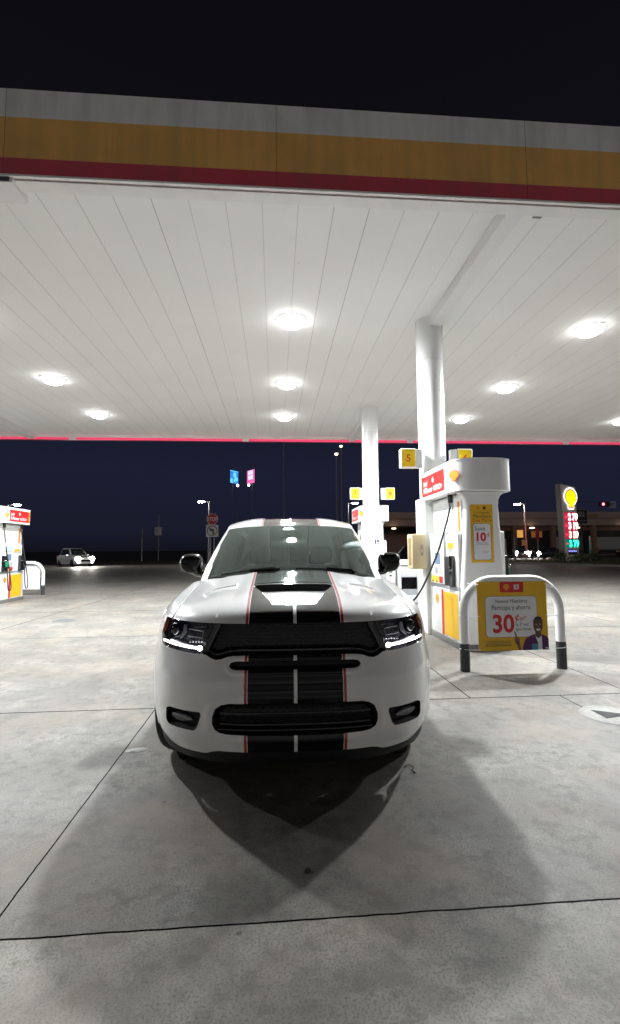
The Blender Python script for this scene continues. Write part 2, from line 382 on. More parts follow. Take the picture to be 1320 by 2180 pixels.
# ------------------------------------------------------------------ mesh helpers
class MB:
    def __init__(s):
        s.v, s.f, s.m, s.mats, s.sm = [], [], [], [], []
        s.T = Matrix.Identity(4)
    def mi(s, name):
        if name not in s.mats: s.mats.append(name)
        return s.mats.index(name)
    def add(s, vs, fs, m, smooth=False):
        n = len(s.v)
        s.v += [tuple(s.T @ Vector(v)) for v in vs]
        k = s.mi(m)
        for f in fs:
            s.f.append([n + i for i in f]); s.m.append(k); s.sm.append(smooth)
        return s
    def box(s, x0, x1, y0, y1, z0, z1, m, bev=0.0):
        if bev:
            bm = bmesh.new()
            bmesh.ops.create_cube(bm, size=1)
            for v in bm.verts:
                v.co = Vector(((x0 + x1) / 2 + v.co.x * (x1 - x0), (y0 + y1) / 2 + v.co.y * (y1 - y0), (z0 + z1) / 2 + v.co.z * (z1 - z0)))
            bmesh.ops.bevel(bm, geom=bm.edges[:], offset=bev, segments=3, affect='EDGES', profile=.5)
            bm.verts.index_update()
            s.add([v.co[:] for v in bm.verts], [[v.index for v in f.verts] for f in bm.faces], m, True)
            bm.free()
            return s
        vs = [(x, y, z) for x in (x0, x1) for y in (y0, y1) for z in (z0, z1)]
        return s.add(vs, [(0, 1, 3, 2), (4, 6, 7, 5), (0, 4, 5, 1), (2, 3, 7, 6), (0, 2, 6, 4), (1, 5, 7, 3)], m)
    def tube(s, pts, r, m, n=12, cap=True):
        pts = [Vector(p) for p in pts]
        rs = r if isinstance(r, (list, tuple)) else [r] * len(pts)
        vs, fs, up = [], [], None
        for i, p in enumerate(pts):
            a = pts[max(0, i - 1)]; b = pts[min(len(pts) - 1, i + 1)]
            t = (b - a).normalized()
            if up is None: up = t.orthogonal().normalized()
            up = (up - t * up.dot(t)).normalized()
            sd = t.cross(up)
            for k in range(n):
                an = 2 * math.pi * k / n
                vs.append(p + (up * math.cos(an) + sd * math.sin(an)) * rs[i])
        for i in range(len(pts) - 1):
            for k in range(n):
                fs.append((i * n + k, i * n + (k + 1) % n, (i + 1) * n + (k + 1) % n, (i + 1) * n + k))
        s.add(vs, fs, m, True)
        if cap:
            s.add(vs[:n], [list(range(n))[::-1]], m); s.add(vs[-n:], [list(range(n))], m)
        return s
    def cyl(s, x, y, z0, z1, r, m, n=32, r1=None):
        return s.tube([(x, y, z0), (x, y, z1)], [r, r if r1 is None else r1], m, n)
    def lathe(s, prof, m, n=32, axis='z', smooth=True):
        vs, fs = [], []
        for (r, h) in prof:
            for k in range(n):
                a = 2 * math.pi * k / n
                p = (r * math.cos(a), r * math.sin(a), h)
                if axis == 'x': p = (p[2], p[0], p[1])
                if axis == 'y': p = (p[0], p[2], p[1])
                vs.append(p)
        for i in range(len(prof) - 1):
            for k in range(n):
                fs.append((i * n + k, i * n + (k + 1) % n, (i + 1) * n + (k + 1) % n, (i + 1) * n + k))
        return s.add(vs, fs, m, smooth)
    def loft(s, rings, m, cap=True, smooth=True):
        n = len(rings[0]); vs = [p for r in rings for p in r]; fs = []
        for i in range(len(rings) - 1):
            for k in range(n):
                fs.append((i * n + k, i * n + (k + 1) % n, (i + 1) * n + (k + 1) % n, (i + 1) * n + k))
        s.add(vs, fs, m, smooth)
        if cap:
            s.add(rings[0], [list(range(n))[::-1]], m); s.add(rings[-1], [list(range(n))], m)
        return s
    def poly(s, pts, m, y=0.0):            # flat print facing -Y, points are (x, z)
        return s.add([(p[0], y, p[1]) for p in pts], [list(range(len(pts)))], m)
    def rect(s, x0, x1, z0, z1, m, y=0.0, r=0.0):
        if not r: return s.poly([(x0, z0), (x1, z0), (x1, z1), (x0, z1)], m, y)
        return s.poly(rrect(x0, x1, z0, z1, r), m, y)
    def prism(s, pts, y0, y1, m):          # (x, z) outline given thickness along Y
        n = len(pts)
        vs = [(p[0], y0, p[1]) for p in pts] + [(p[0], y1, p[1]) for p in pts]
        s.add(vs, [list(range(n)), list(range(n, 2 * n))[::-1]] + [(i, i + n, (i + 1) % n + n, (i + 1) % n) for i in range(n)], m)
        return s
    def text(s, txt, x, z, size, m, y=0.0, align='CENTER', bold=0.0, sx=1.0, th=0.0, shear=0.0):
        cu = bpy.data.curves.new('lettering', 'FONT')
        cu.body = txt; cu.size = size; cu.align_x = align; cu.offset = bold; cu.extrude = th; cu.resolution_u = 3; cu.shear = shear
        ob = bpy.data.objects.new('lettering', cu)
        me = bpy.data.meshes.new_from_object(ob)
        s.add([(x + v.co.x * sx, y - v.co.z, z + v.co.y) for v in me.vertices], [list(p.vertices) for p in me.polygons], m)
        bpy.data.objects.remove(ob); bpy.data.curves.remove(cu); bpy.data.meshes.remove(me)
        return s
    def build(s, name, parent=None, loc=None, sharp=40, label=None):
        me = bpy.data.meshes.new(name)
        me.from_pydata([tuple(v) for v in s.v], [], s.f)
        for k in s.mats: me.materials.append(M[k])
        me.polygons.foreach_set('material_index', s.m)
        me.polygons.foreach_set('use_smooth', s.sm)
        me.update()
        bm = bmesh.new(); bm.from_mesh(me)
        bmesh.ops.remove_doubles(bm, verts=bm.verts, dist=1e-5)
        bm.to_mesh(me); bm.free()
        me.set_sharp_from_angle(angle=R_(sharp))
        o = bpy.data.objects.new(name, me)
        C.objects.link(o)
        if parent: o.parent = parent
        if loc: o.location = loc
        if label: o['label'] = label
        return o
def rrect(x0, x1, z0, z1, r, n=6):
    out = []
    for cx, cz, a0 in ((x1 - r, z0 + r, -90), (x1 - r, z1 - r, 0), (x0 + r, z1 - r, 90), (x0 + r, z0 + r, 180)):
        for k in range(n + 1):
            a = R_(a0 + 90 * k / n)
            out.append((cx + r * math.cos(a), cz + r * math.sin(a)))
    return out
def circ(cx, cz, r, n=24, rz=None):
    return [(cx + r * math.cos(2 * math.pi * k / n), cz + (rz or r) * math.sin(2 * math.pi * k / n)) for k in range(n)]
def thing(name, label, cat, loc=(0, 0, 0), rz=0., group=None):
    o = bpy.data.objects.new(name, None)
    o.empty_display_size = .2
    C.objects.link(o)
    o.location = loc; o.rotation_euler = (0, 0, rz)
    o['label'] = label; o['category'] = cat
    if group: o['group'] = group
    return o
def tag(o, label, cat, group=None):
    o['label'] = label; o['category'] = cat
    if group: o['group'] = group
    return o
def struct(o, kind='structure'):
    o['kind'] = kind
    return o
def dup(root, loc, label, rz=None):
    r = root.copy(); C.objects.link(r); r.location = loc; r['label'] = label
    if rz is not None: r.rotation_euler = (0, 0, rz)
    for ch in list(root.children):
        c = ch.copy(); C.objects.link(c); c.parent = r
        for g in list(ch.children):
            d = g.copy(); C.objects.link(d); d.parent = c
    return r
def spline(pts, n=8):
    out = []
    P = [Vector(p) for p in pts]
    for i in range(len(P) - 1):
        a, b, c, d = P[max(0, i - 1)], P[i], P[i + 1], P[min(len(P) - 1, i + 2)]
        for k in range(n):
            t = k / n
            out.append(.5 * ((2 * b) + (c - a) * t + (2 * a - 5 * b + 4 * c - d) * t * t + (3 * b - a - 3 * c + d) * t ** 3))
    out.append(P[-1])
    return out
def pecten(mb, cx, cz, s, y=0.0, yel='yellow', red='red', white=None, dy=-.0012, th=0.0):
    half = [(.20, -.47), (.24, -.36), (.215, -.30), (.34, -.20), (.46, -.08), (.50, .06), (.475, .20), (.41, .31), (.32, .395), (.21, .45), (.10, .48), (0, .485)]
    out = half + [(-a, b) for a, b in half[-2::-1]]
    def put(k, m, yy, c0=0.0):
        pts = [(cx + a * s * k, cz + (b * k + c0) * s) for a, b in out]
        if th: mb.prism(pts, yy, yy + th, m)
        else: mb.poly(pts, m, yy)
    yy = y
    if white: put(1.17, white, yy); yy += dy
    put(1.0, red, yy); yy += dy
    put(.86, yel, yy); yy += dy
    for an in (-52, -34, -17, 0, 17, 34, 52):
        a = R_(an)
        dx, dz = math.sin(a), math.cos(a)
        L = .80 - .12 * abs(an) / 52
        b0 = (cx + dx * .10 * s, cz + (-.42 + .10 * dz) * s)
        b1 = (cx + dx * L * s, cz + (-.42 + L * dz) * s)
        w0, w1 = .004 * s, .014 * s
        mb.poly([(b0[0] - dz * w0, b0[1] + dx * w0), (b0[0] + dz * w0, b0[1] - dx * w0), (b1[0] + dz * w1, b1[1] - dx * w1), (b1[0] - dz * w1, b1[1] + dx * w1)], red, yy)

# ------------------------------------------------------------------ ground, road, verge
def sheet(name, pts, z, m):
    b = MB(); b.add([(p[0], p[1], z) for p in pts], [list(range(len(pts)))], m)
    return struct(b.build(name))
sheet('ground', [(-900, -120), (900, -120), (900, 1500), (-900, 1500)], -.004, 'field')
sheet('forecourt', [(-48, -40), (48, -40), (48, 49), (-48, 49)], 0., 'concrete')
sheet('road', [(-300, 49.4), (300, 49.4), (300, 66), (-300, 66)], .001, 'asphalt')
vg = [(20.6, 41.4), (21.6, 39.6), (24.4, 31.8), (34, 25), (60, 23), (60, 49), (20.6, 49)]
b = MB(); n = len(vg)
ins = [(21.0, 41.5), (21.9, 39.9), (24.7, 32.1), (34.1, 25.25), (59.8, 23.25), (59.8, 48.8), (21.0, 48.8)]
b.add([(p[0], p[1], .0) for p in vg] + [(p[0], p[1], .14) for p in vg] + [(p[0], p[1], .14) for p in ins] + [(p[0], p[1], .05) for p in ins],
      [(i, (i + 1) % n, (i + 1) % n + n, i + n) for i in range(n)] + [(i + n, (i + 1) % n + n, (i + 1) % n + 2 * n, i + 2 * n) for i in range(n)] + [(i + 2 * n, (i + 1) % n + 2 * n, (i + 1) % n + 3 * n, i + 3 * n) for i in range(n)], 'kerb')
struct(b.build('kerb'))
b = MB()
b.add([(p[0], p[1], .10) for p in ins], [list(range(n))], 'grass')
for i in range(5200):
    x, y = rnd.uniform(21.2, 40), rnd.uniform(25.5, 48.5)
    if y < 41.5 - (x - 21) * 2.6 and x < 24.6: continue
    if x >= 24.6 and y < 32.2 - (x - 24.6) * .72: continue
    h = rnd.uniform(.05, .14); a = rnd.uniform(0, 6.3); ww = .03
    dx, dy = math.cos(a) * ww, math.sin(a) * ww
    b.add([(x - dx, y - dy, .10), (x + dx, y + dy, .10), (x + dy, y - dx, .10 + h)], [(0, 1, 2)], 'grass')
struct(b.build('grass'), 'stuff')

# ------------------------------------------------------------------ canopy
FY, BY, CZ, EZ = 4.80, 16.97, 5.475, 5.31
CX0, CX1 = -13.0, 17.0
can = thing('station_canopy', 'white flat fuel station canopy with grey, yellow and red striped fascia', 'canopy', (2, 11, 0))
can.location = (0, 0, 0)
MB().box(CX0 + .1, CX1 - .1, FY + .21, BY - .12, CZ, CZ + .06, 'ceiling').build('ceiling', can)
b = MB()
b.box(CX0, CX1, FY, FY + .05, EZ + .02, 6.285, 'fascia')
b.box(CX0, CX0 + .05, FY + .05, BY - .05, EZ + .02, 6.285, 'fascia')
b.box(CX1 - .05, CX1, FY + .05, BY - .05, EZ + .02, 6.285, 'fascia')
b.box(CX0, CX1, BY - .05, BY, EZ + .02, 6.285, 'fascia')
b.build('fascia', can)
mat('lip_white', (.76, .76, .75), .5, var=.06, scale=4., bump=.1)
b = MB()
b.box(CX0 + .05, CX1 - .05, FY + .05, FY + .21, EZ - .012, CZ + .05, 'lip_white')
b.box(CX0 + .05, CX1 - .05, BY - .28, BY - .09, EZ + .03, CZ + .05, 'lip_white')
b.box(CX0 + .02, CX1 - .02, FY - .006, FY + .03, EZ - .004, EZ + .018, 'lip_white')
b.build('edge_trim', can)
MB().box(CX0 + .05, CX1 - .05, FY + .06, BY - .06, 6.0, 6.05, 'dark_grey').build('roof', can)
b = MB()
xx = CX0 + .1
for k in range(5):
    b.box(xx, xx + 5.77, BY - .30, BY - .285, EZ - .012, EZ + .062, 'red_lip_glow'); xx += 5.99
b.build('red_lip_glow', can, label='red lip along the far edge of the canopy, lamplight added as glow')
xx = CX0 + .1 + 5.77
for k in range(4):
    b = MB(); b.box(xx + .002, xx + .218, BY - .32, BY - .285, EZ - .03, EZ + .06, 'white_metal'); b.build('joint_cover', can); xx += 5.99
for (x0, x1, y0, y1) in ((2.71, 2.92, FY + .21, 7.82), (2.69, 2.90, 13.2, BY - .30), (-8.47, -8.26, FY + .21, 7.82), (-8.47, -8.26, 13.2, BY - .30)):
    MB().box(x0, x1, y0, y1, EZ + .0, CZ - .002, 'white_metal').build('beam', can)
b = MB()
b.box(-4.6, -2.72, FY + .02, FY + .34, EZ - .055, EZ + .03, 'white_metal')
b.box(-4.6, -2.75, FY + .012, FY + .0195, EZ - .045, EZ + .018, 'dark_grey')
b.build('drain_box', can, label='shallow white box with a dark front under the front edge')
MB().box(3.17, 3.28, FY + .43, FY + .46, CZ - .012, CZ - .0005, 'mid_grey').build('bracket', can)

# ------------------------------------------------------------------ canopy lights
XL = {-10.7: 'outside the left picture edge', -5.2: 'over the empty left lane', .30: 'above the white vehicle', 5.84: 'right of the near column', 11.13: 'farthest to the right'}
YL = {8.03: 'front row', 11.2: 'middle row', 14.08: 'back row'}
proto = None
LAMPS = {k_: lamp_data(v_) for k_, v_ in LEVEL.items()}
for xl, a in XL.items():
    for yl, c in YL.items():
        lab = 'round ceiling light %s, %s' % (a, c)
        if proto is None:
            proto = thing('canopy_light', lab, 'ceiling light', (xl, yl, CZ), 0, 'round lights under the canopy')
            q = MB(); q.lathe([(.27, -.0015), (.27, -.02), (.245, -.026), (.21, -.024), (.205, -.012)], 'white_metal', 32)
            q.build('housing', proto)
            q = MB()
            q.lathe([(.215, -.012), (.215, -.05), (.20, -.085), (.15, -.112), (.08, -.124), (.02, -.127)], 'lamp_emit', 20)
            q.add([(.02 * math.cos(2 * math.pi * k / 20), .02 * math.sin(2 * math.pi * k / 20), -.127) for k in range(20)], [list(range(20))], 'lamp_emit')
            q.build('lens', proto)
            lo = bpy.data.objects.new('bulb', LAMPS[yl]); C.objects.link(lo); lo.parent = proto; lo.location = (0, 0, -.285)
        else:
            for c_ in dup(proto, (xl, yl, CZ), lab).children:
                if c_.type == 'LIGHT': c_.data = LAMPS[yl]

# ------------------------------------------------------------------ columns
def column(loc, lab, notice):
    t = thing('canopy_column', lab, 'column', loc, 0, 'round white columns holding up the canopy')
    q = MB()
    q.cyl(0, 0, 2.2, 4.72, .232, 'white_gloss', 40)
    q.cyl(0, 0, 4.723, CZ - .001, .236, 'white_gloss', 40)
    q.build('shaft', t)
    q = MB(); q.box(-.25, .25, -.25, .25, 0, 2.28, 'white_plastic', .02); q.build('pedestal', t)
    if notice:
        q = MB(); q.box(-.09, .235, -.262, -.252, 1.10, 2.26, 'white_print')
        for k in range(34):
            z = 2.2 - k * .031
            if 1.52 < z < 1.72 or rnd.random() < .12: continue
            x = -.06
            while x < .2:
                l = rnd.uniform(.03, .09); q.rect(x, min(.205, x + l), z, z + .012, 'pale_grey_print', -.264); x += l + .015
        q.rect(.03, .15, 1.55, 1.67, 'navy_print', -.264)
        q.poly(circ(.085, 1.644, .012), 'white_print', -.266)
        q.poly([(.075, 1.625), (.092, 1.625), (.096, 1.60), (.125, 1.60), (.135, 1.565), (.123, 1.565), (.115, 1.588), (.085, 1.588)], 'white_print', -.266)
        q.poly(circ(.085, 1.583, .022), 'white_print', -.2655); q.poly(circ(.087, 1.585, .014), 'navy_print', -.2658)
        q.build('notice_board', t)
    return t
column((2.765, 7.97, 0), 'white round column with a square base, rising behind the big dispenser', False)
column((2.725, 13.1, 0), 'white round column with a printed notice, seen above the vehicle roof', True)
column((-8.39, 13.1, 0), 'white round column beside the dispenser beyond the left edge', False)

def number_sign(digit, xc, yc, side, lab):
    x0 = side * .25
    t = thing('pump_number_sign', lab, 'number sign', (xc + x0, yc - .1, 2.79), 0, 'yellow pump number signs on the columns')
    q = MB(); q.box(min(0, side * .115), max(0, side * .115), -.05, .05, .0, .32, 'white_plastic', .006); q.build('bracket', t)
    xa, xb = sorted((side * .118, side * .375))
    q = MB(); q.box(xa, xb, -.07, .07, 0, .33, 'white_plastic', .012)
    q.rect(xa + .014, xb - .014, .018, .312, 'yellow_sign', -.072)
    if digit:
        q.text(digit, (xa + xb) / 2, .105, .17, 'red', -.0735, bold=.004)
    q.build('face_panel', t)
number_sign('5', 2.765, 7.9, -1, 'yellow number sign 5 left of the near column')
number_sign('6', 2.765, 7.9, 1, 'yellow number sign 6 half hidden behind the dispenser top')
number_sign('7', 2.725, 13.0, -1, 'small yellow number sign 7 left of the rear column')
number_sign('8', 2.725, 13.0, 1, 'small yellow number sign 8 right of the rear column')
number_sign('', -8.39, 13.0, 1, 'yellow number sign cut by the left picture edge above the far dispenser')

# ------------------------------------------------------------------ fuel dispensers
def dispenser(lab, loc, near):
    t = thing('fuel_dispenser', lab, 'fuel dispenser', loc, 0, 'white fuel dispensers under the canopy')
    q = MB(); q.box(-.36, .36, .0, 1.36, 0, .09, 'plinth', .006); q.build('plinth', t)
    # lower cabinet and shelf
    q = MB()
    q.box(-.345, .345, .10, 1.34, .091, .80, 'white_plastic', .008)
    q.box(-.33, .33, .10, 1.33, .801, .86, 'grey_plastic', .006)
    q.box(-.27, .27, .12, 1.31, .861, 2.20, 'white_plastic', .008)
    q.build('cabinet', t)
    # tall white end cap facing the lane end, flaring towards foot and header
    prof = [(.091, .352), (.45, .345), (.9, .315), (1.3, .285), (1.7, .257), (2.0, .243), (2.10, .250), (2.17, .285), (2.215, .36)]
    rings = []
    for z, hw in prof:
        r = .05
        pts = [(-hw, .12)] + [(-hw + r - r * math.cos(R_(a)), .03 + r * (1 - math.sin(R_(a))) - .03) for a in (0, 30, 60, 90)]
        pts += [(-p[0], p[1]) for p in pts[::-1]]
        rings.append([(p[0], p[1], z) for p in pts])
    q = MB(); q.loft(rings, 'white_gloss'); q.build('end_cap', t)
    # canopy header: rounded towards the lane end
    out = [(-.43, 1.42), (-.43, .16)]
    for k in range(19):
        a = math.pi - math.pi * k / 18
        ca, sa = math.cos(a), math.sin(a)
        out.append((.43 * math.copysign(abs(ca) ** .8, ca), .11 - .30 * sa ** .9))
    out += [(.43, .16), (.43, 1.42)]
    q = MB(); q.loft([[(p[0], p[1], z) for p in out] for z in (2.222, 2.66)], 'white_metal', smooth=True)
    q.loft([[(p[0] * 1.012, p[1] * 1.008 - .003, z) for p in out] for z in (2.655, 2.672)], 'white_gloss')
    q.box(.150, .154, -.174, -.14, 2.224, 2.65, 'grey_plastic')
    q.build('header', t)
    for s in (-1, 1):
        q = MB()
        # print is drawn in an (x, z) plane and turned on to the side of the header
        q.T = Matrix.Translation((s * .432, 1.40 if s < 0 else .0, 2.222)) @ Matrix.Rotation(R_(-90 if s < 0 else 90), 4, 'Z')
        k = 0 if s < 0 else .0
        if s < 0:
            q.rect(.06, 1.09, .055, .385, 'red', -.001)
            q.rect(.045, .075, .055, .385, 'orange_print', -.0022)
            ox = .12
        else:
            q.rect(.31, 1.34, .055, .385, 'red', -.001)
            q.rect(1.325, 1.40, .055, .385, 'orange_print', -.0022)
            ox = .36
        q.text('Shell', ox, .225, .105, 'white_print', -.0022, 'LEFT', bold=.002)
        q.text('V-Power', ox, .105, .125, 'white_print', -.0022, 'LEFT', bold=.0045, sx=.98)
        q.text('NiTRO+', ox + .49, .105, .112, 'white_print', -.0022, 'LEFT', bold=.003, sx=.96)
        q.poly([(ox + .44, .255), (ox + .49, .235), (ox + .51, .27), (ox + .48, .345), (ox + .455, .31), (ox + .43, .285)], 'white_print', -.0022)
        if s < 0:
            q.T = Matrix.Translation((s * .408, -.028, 2.222)) @ Matrix.Rotation(s * R_(56), 4, 'Z')
            pecten(q, 0, .215, .165, -.009)
        else: pecten(q, .20, .215, .165, -.001)
        q.build('header_sign', t)
        # side fittings; local frame: u along +Y from the near end, outwards = s
        def side(mb): mb.T = Matrix.Translation((s * .346, 0, 0)) @ Matrix.Rotation(R_(-90 if s < 0 else 90), 4, 'Z'); return mb
        def U(u0, u1):          # u measured from the near end, converted to print x
            return (-u1, -u0) if s < 0 else (1.36 - u1 - .0, 1.36 - u0)
        def yv(u0, u1): return (u0, u1) if s < 0 else (1.36 - u1, 1.36 - u0)
        q = side(MB())
        a0, a1 = U(.14, .70); q.rect(a0, a1, .12, .765, 'yellow', -.003, .01)
        a0, a1 = U(.715, .80); q.rect(a0, a1, .10, .79, 'red', -.003)
        a0, a1 = U(.3, .6); q.rect(a0, a1, .655, .70, 'yellow_print', -.0045, .01)
        cx_ = sum(U(1.0, 1.0)) / 2
        pecten(q, cx_, .62, .16, -.003)
        q.build('door_panel', t)
        q = MB()
        xs0, xs1 = sorted((s * .272, s * .365))
        q.box(xs0, xs1, *yv(.62, 1.24), .862, 1.66, 'white_plastic', .02)
        q.box(*sorted((s * .272, s * .33)), *yv(.12, .61), .862, 1.63, 'white_plastic', .012)
        q.box(*sorted((s * .272, s * .345)), *yv(.60, .64), .862, 1.66, 'grey_plastic', .01)
        q.build('fascia_panel', t)
        q = MB(); q.T = Matrix.Translation((s * .366, 0, 0)) @ Matrix.Rotation(R_(-90 if s < 0 else 90), 4, 'Z')
        a0, a1 = U(.70, 1.16); q.rect(a0, a1, 1.45, 1.58, 'label_blue', -.001, .02); q.rect(a0 + .02, a1 - .02, 1.40, 1.44, 'pale_grey_print', -.001)
        a0, a1 = U(.76, 1.0); q.rect(a0 - .02, a1 + .02, 1.15, 1.37, 'white_print', -.001, .012); q.rect(a0, a1, 1.17, 1.35, 'screen_blue', -.0022)
        q.build('display', t)
        q = MB(); q.T = Matrix.Translation((s * .366, 0, 0)) @ Matrix.Rotation(R_(-90 if s < 0 else 90), 4, 'Z')
        for i in range(3):
            for j in range(4):
                a0, a1 = U(.70 + i * .045, .735 + i * .045); q.rect(a0, a1, 1.0 + j * .032, 1.024 + j * .032, 'pale_grey_print', -.001)
        a0, a1 = U(.88, 1.0); q.rect(a0, a1, 1.02, 1.12, 'grey_plastic', -.001, .01)
        for i in range(3):
            a0, a1 = U(.67 + i * .18, .83 + i * .18); q.rect(a0, a1, .885, .985, 'yellow_sign' if i else 'red_print', -.001, .01)
            q.poly([(a0 + .04, .89), (a1 - .04, .89), ((a0 + a1) / 2, .93)], 'navy_print', -.0022)
        q.build('grade_buttons', t)
        q = MB(); q.T = Matrix.Translation((s * .331, 0, 0)) @ Matrix.Rotation(R_(-90 if s < 0 else 90), 4, 'Z')
        a0, a1 = U(.18, .58); q.rect(a0, a1, 1.36, 1.5, 'pale_grey_print', -.001); q.rect(a0 + .05, a1 - .1, 1.42, 1.50, 'yellow_print', -.0022)
        q.rect(*U(.16, .24), 1.66, 2.10, 'orange_print', .058)
        q.build('sticker', t)
        xs0, xs1 = sorted((s * .331, s * .40))
        for yb, g in (((.38, 'black_gloss'),) if s < 0 else ((.26, 'green_plastic'), (1.16, 'black_gloss'))):
            q = MB(); q.box(xs0, xs1, yb - .12, yb + .12, .87, 1.30, 'black_matte', .01)
            q.box(*sorted((s * .335, s * .415)), yb - .125, yb - .105, .86, 1.31, 'black_gloss', .006); q.build('nozzle_boot', t)
            hung = not (near and s < 0)
            if hung:
                nz_ = MB()
                nz_.T = Matrix.Translation((s * .44, yb, 1.05))
                nz_.box(-.03, .03, -.055, .055, -.06, .10, g, .02)
                nz_.tube([(0, 0, .05), (0, -.05, .11), (0, -.10, .13), (0, -.14, .11)], [.022, .02, .014, .012], 'chrome', 10)
                nz_.tube([(0, .05, .05), (0, .10, -.02), (0, .07, -.11)], .014, 'black_gloss', 8)
                nz_.build('nozzle', t)
            q = MB(); yo = yb + .06
            q.cyl(s * .30, yo, 2.10, 2.22, .036, 'black_rubber', 16); q.cyl(s * .30, yo, 2.04, 2.10, .024, 'chrome', 14)
            if hung:
                q.tube(spline([(s * .30, yo, 2.05), (s * .37, yo + .01, 1.5), (s * .46, yo + .03, .95), (s * .50, yo + .08, .45), (s * .49, yo + .03, .33), (s * .48, yo - .04, .45), (s * .45, yo - .05, 1.0)], 8), .014, 'black_rubber', 10)
            else:
                q.tube(spline([(s * .30, yo, 2.05), (-.38, .45, 1.75), (-.53, .49, 1.28), (-.83, .52, .70), (-1.18, .55, .47), (-1.5, .56, .60), (-1.70, .56, .93)], 10), .0145, 'black_rubber', 12)
                q.tube([(-1.70, .56, .93), (-1.735, .56, 1.0), (-1.79, .56, 1.02)], [.022, .03, .02], 'black_gloss', 12)
            q.build('hose', t)
    if near:
        q = MB(); y0 = -.0015
        def pos(z): return np.interp(z, [p[0] for p in prof], [p[1] for p in prof])
        zt, zb = 2.035, 1.215
        q.rect(-.19, .14, zb, zt, 'yellow_print', -.003)
        q.rect(-.155, .105, zb + .035, zb + .55, 'navy_print', -.0045, .04)
        q.rect(-.150, .100, zb + .040, zb + .545, 'white_print', -.006, .036)
        q.text('Fuel Rewards', -.02, 1.905, .040, 'navy_print', -.0045)
        q.text('Members', -.02, 1.845, .069, 'navy_print', -.0045)
        q.text('Save More', -.02, 1.79, .065, 'red_print', -.0045)
        q.poly(circ(-.075, 1.985, .022), 'orange_print', -.0045); q.rect(.0, .04, 1.968, 2.002, 'navy_print', -.0045)
        q.text('Save', -.055, 1.665, .088, 'navy_print', -.0075)
        q.text('10', -.052, 1.52, .165, 'red_print', -.0075, bold=.007)
        q.text('¢', .066, 1.585, .09, 'red_print', -.0075)
        q.text('Platinum Status', -.025, 1.482, .028, 'navy_print', -.0075)
        q.rect(-.125, .075, 1.462, 1.470, 'pale_grey_print', -.0075); q.rect(-.02, .065, 1.37, 1.378, 'pale_grey_print', -.0075); q.rect(-.02, .05, 1.35, 1.358, 'pale_grey_print', -.0075)
        q.build('poster', t)
    return t
dispenser('big white dispenser at the right with a yellow save poster, hose stretched to the vehicle', (2.935, 6.42, 0), True)
dispenser('white dispenser mostly hidden behind the rear column and the vehicle', (2.90, 13.45, 0), False)
dispenser('white dispenser at the left picture edge with hanging hoses and a green nozzle', (-7.86, 13.45, 0), False)

# ------------------------------------------------------------------ hoop barriers and banners
def hoop(lab, loc, hw=.585, h=1.045):
    t = thing('hoop_barrier', lab, 'barrier', loc, 0, 'white hoop barriers with black feet')
    r, cr = .052, .36
    pts = [(-hw, 0, .30)] + [(-hw, 0, z) for z in (.5, .6)]
    for k in range(11):
        a = math.pi - k * math.pi / 20
        pts.append((-hw + cr + cr * math.cos(a), 0, h - cr + cr * math.sin(a)))
    pts += [(-p[0], p[1], p[2]) for p in pts[::-1]]
    q = MB(); q.tube(pts, r, 'white_metal', 20); q.build('hoop', t)
    for s in (-1, 1):
        q = MB(); q.cyl(s * hw, 0, 0, .315, r + .0045, 'dark_grey', 20); q.build('foot_sleeve', t)
    return t
hoop('white hoop barrier with black feet at the right, holding the yellow banner', (2.785, 5.42, 0))
hoop('white hoop barrier at the far left beside the cut-off dispenser', (-8.18, 16.15, 0), .60, 1.05)
# yellow banner
bt = thing('banner', 'yellow Spanish banner with red 30 cent offer tied to the hoop barrier', 'banner', (2.762, 5.36, .63))
q = MB()
def wavy(x, z): return 0.0
nx_, nz2 = 24, 20
bx0, bx1, bz0, bz1 = -.42, .42, -.395, .395
vs = [(bx0 + (bx1 - bx0) * i / nx_, wavy(bx0 + (bx1 - bx0) * i / nx_, bz0 + (bz1 - bz0) * j / nz2), bz0 + (bz1 - bz0) * j / nz2) for j in range(nz2 + 1) for i in range(nx_ + 1)]
q.add(vs, [(j * (nx_ + 1) + i, j * (nx_ + 1) + i + 1, (j + 1) * (nx_ + 1) + i + 1, (j + 1) * (nx_ + 1) + i) for j in range(nz2) for i in range(nx_)], 'yellow_print', True)
nb = len(q.v)
q.add([(v[0], v[1] + .004, v[2]) for v in vs], [(j * (nx_ + 1) + i, (j + 1) * (nx_ + 1) + i, (j + 1) * (nx_ + 1) + i + 1, j * (nx_ + 1) + i + 1) for j in range(nz2) for i in range(nx_)], 'white_print', True)
k1, k2, k3, k4, k5 = -.004, -.0055, -.007, -.0085, -.010
pr = MB()
pr.rect(-.33, .295, -.245, .228, 'navy_print', k1, .05); pr.rect(-.326, .291, -.241, .224, 'white_print', k2, .047)
pr.rect(-.145, .14, .27, .392, 'red_print', k1, .015)
pecten(pr, -.065, .332, .072, k2, 'orange_print', 'yellow_print', None, -.0008)
pr.rect(.025, .085, .305, .36, 'white_print', k2, .006); pr.rect(.04, .07, .335, .342, 'red_print', k3); pr.rect(.04, .07, .318, .324, 'red_print', k3); pr.rect(.051, .058, .31, .355, 'red_print', k3)
pr.text('Nuevos Miembros', -.015, .15, .061, 'navy_print', k3, sx=.86)
pr.text('Participa y ahorra', -.02, .072, .078, 'navy_print', k3, sx=.84)
pr.text('30', -.12, -.185, .285, 'red_print', k3, bold=.008, sx=.94)
pr.text('¢', .047, -.05, .12, 'red_print', k3); pr.text('¢', .050, -.05, .12, 'red_print', k3 - .0004)
pr.text('/gal*', .115, -.045, .062, 'red_print', k3, sx=.9)
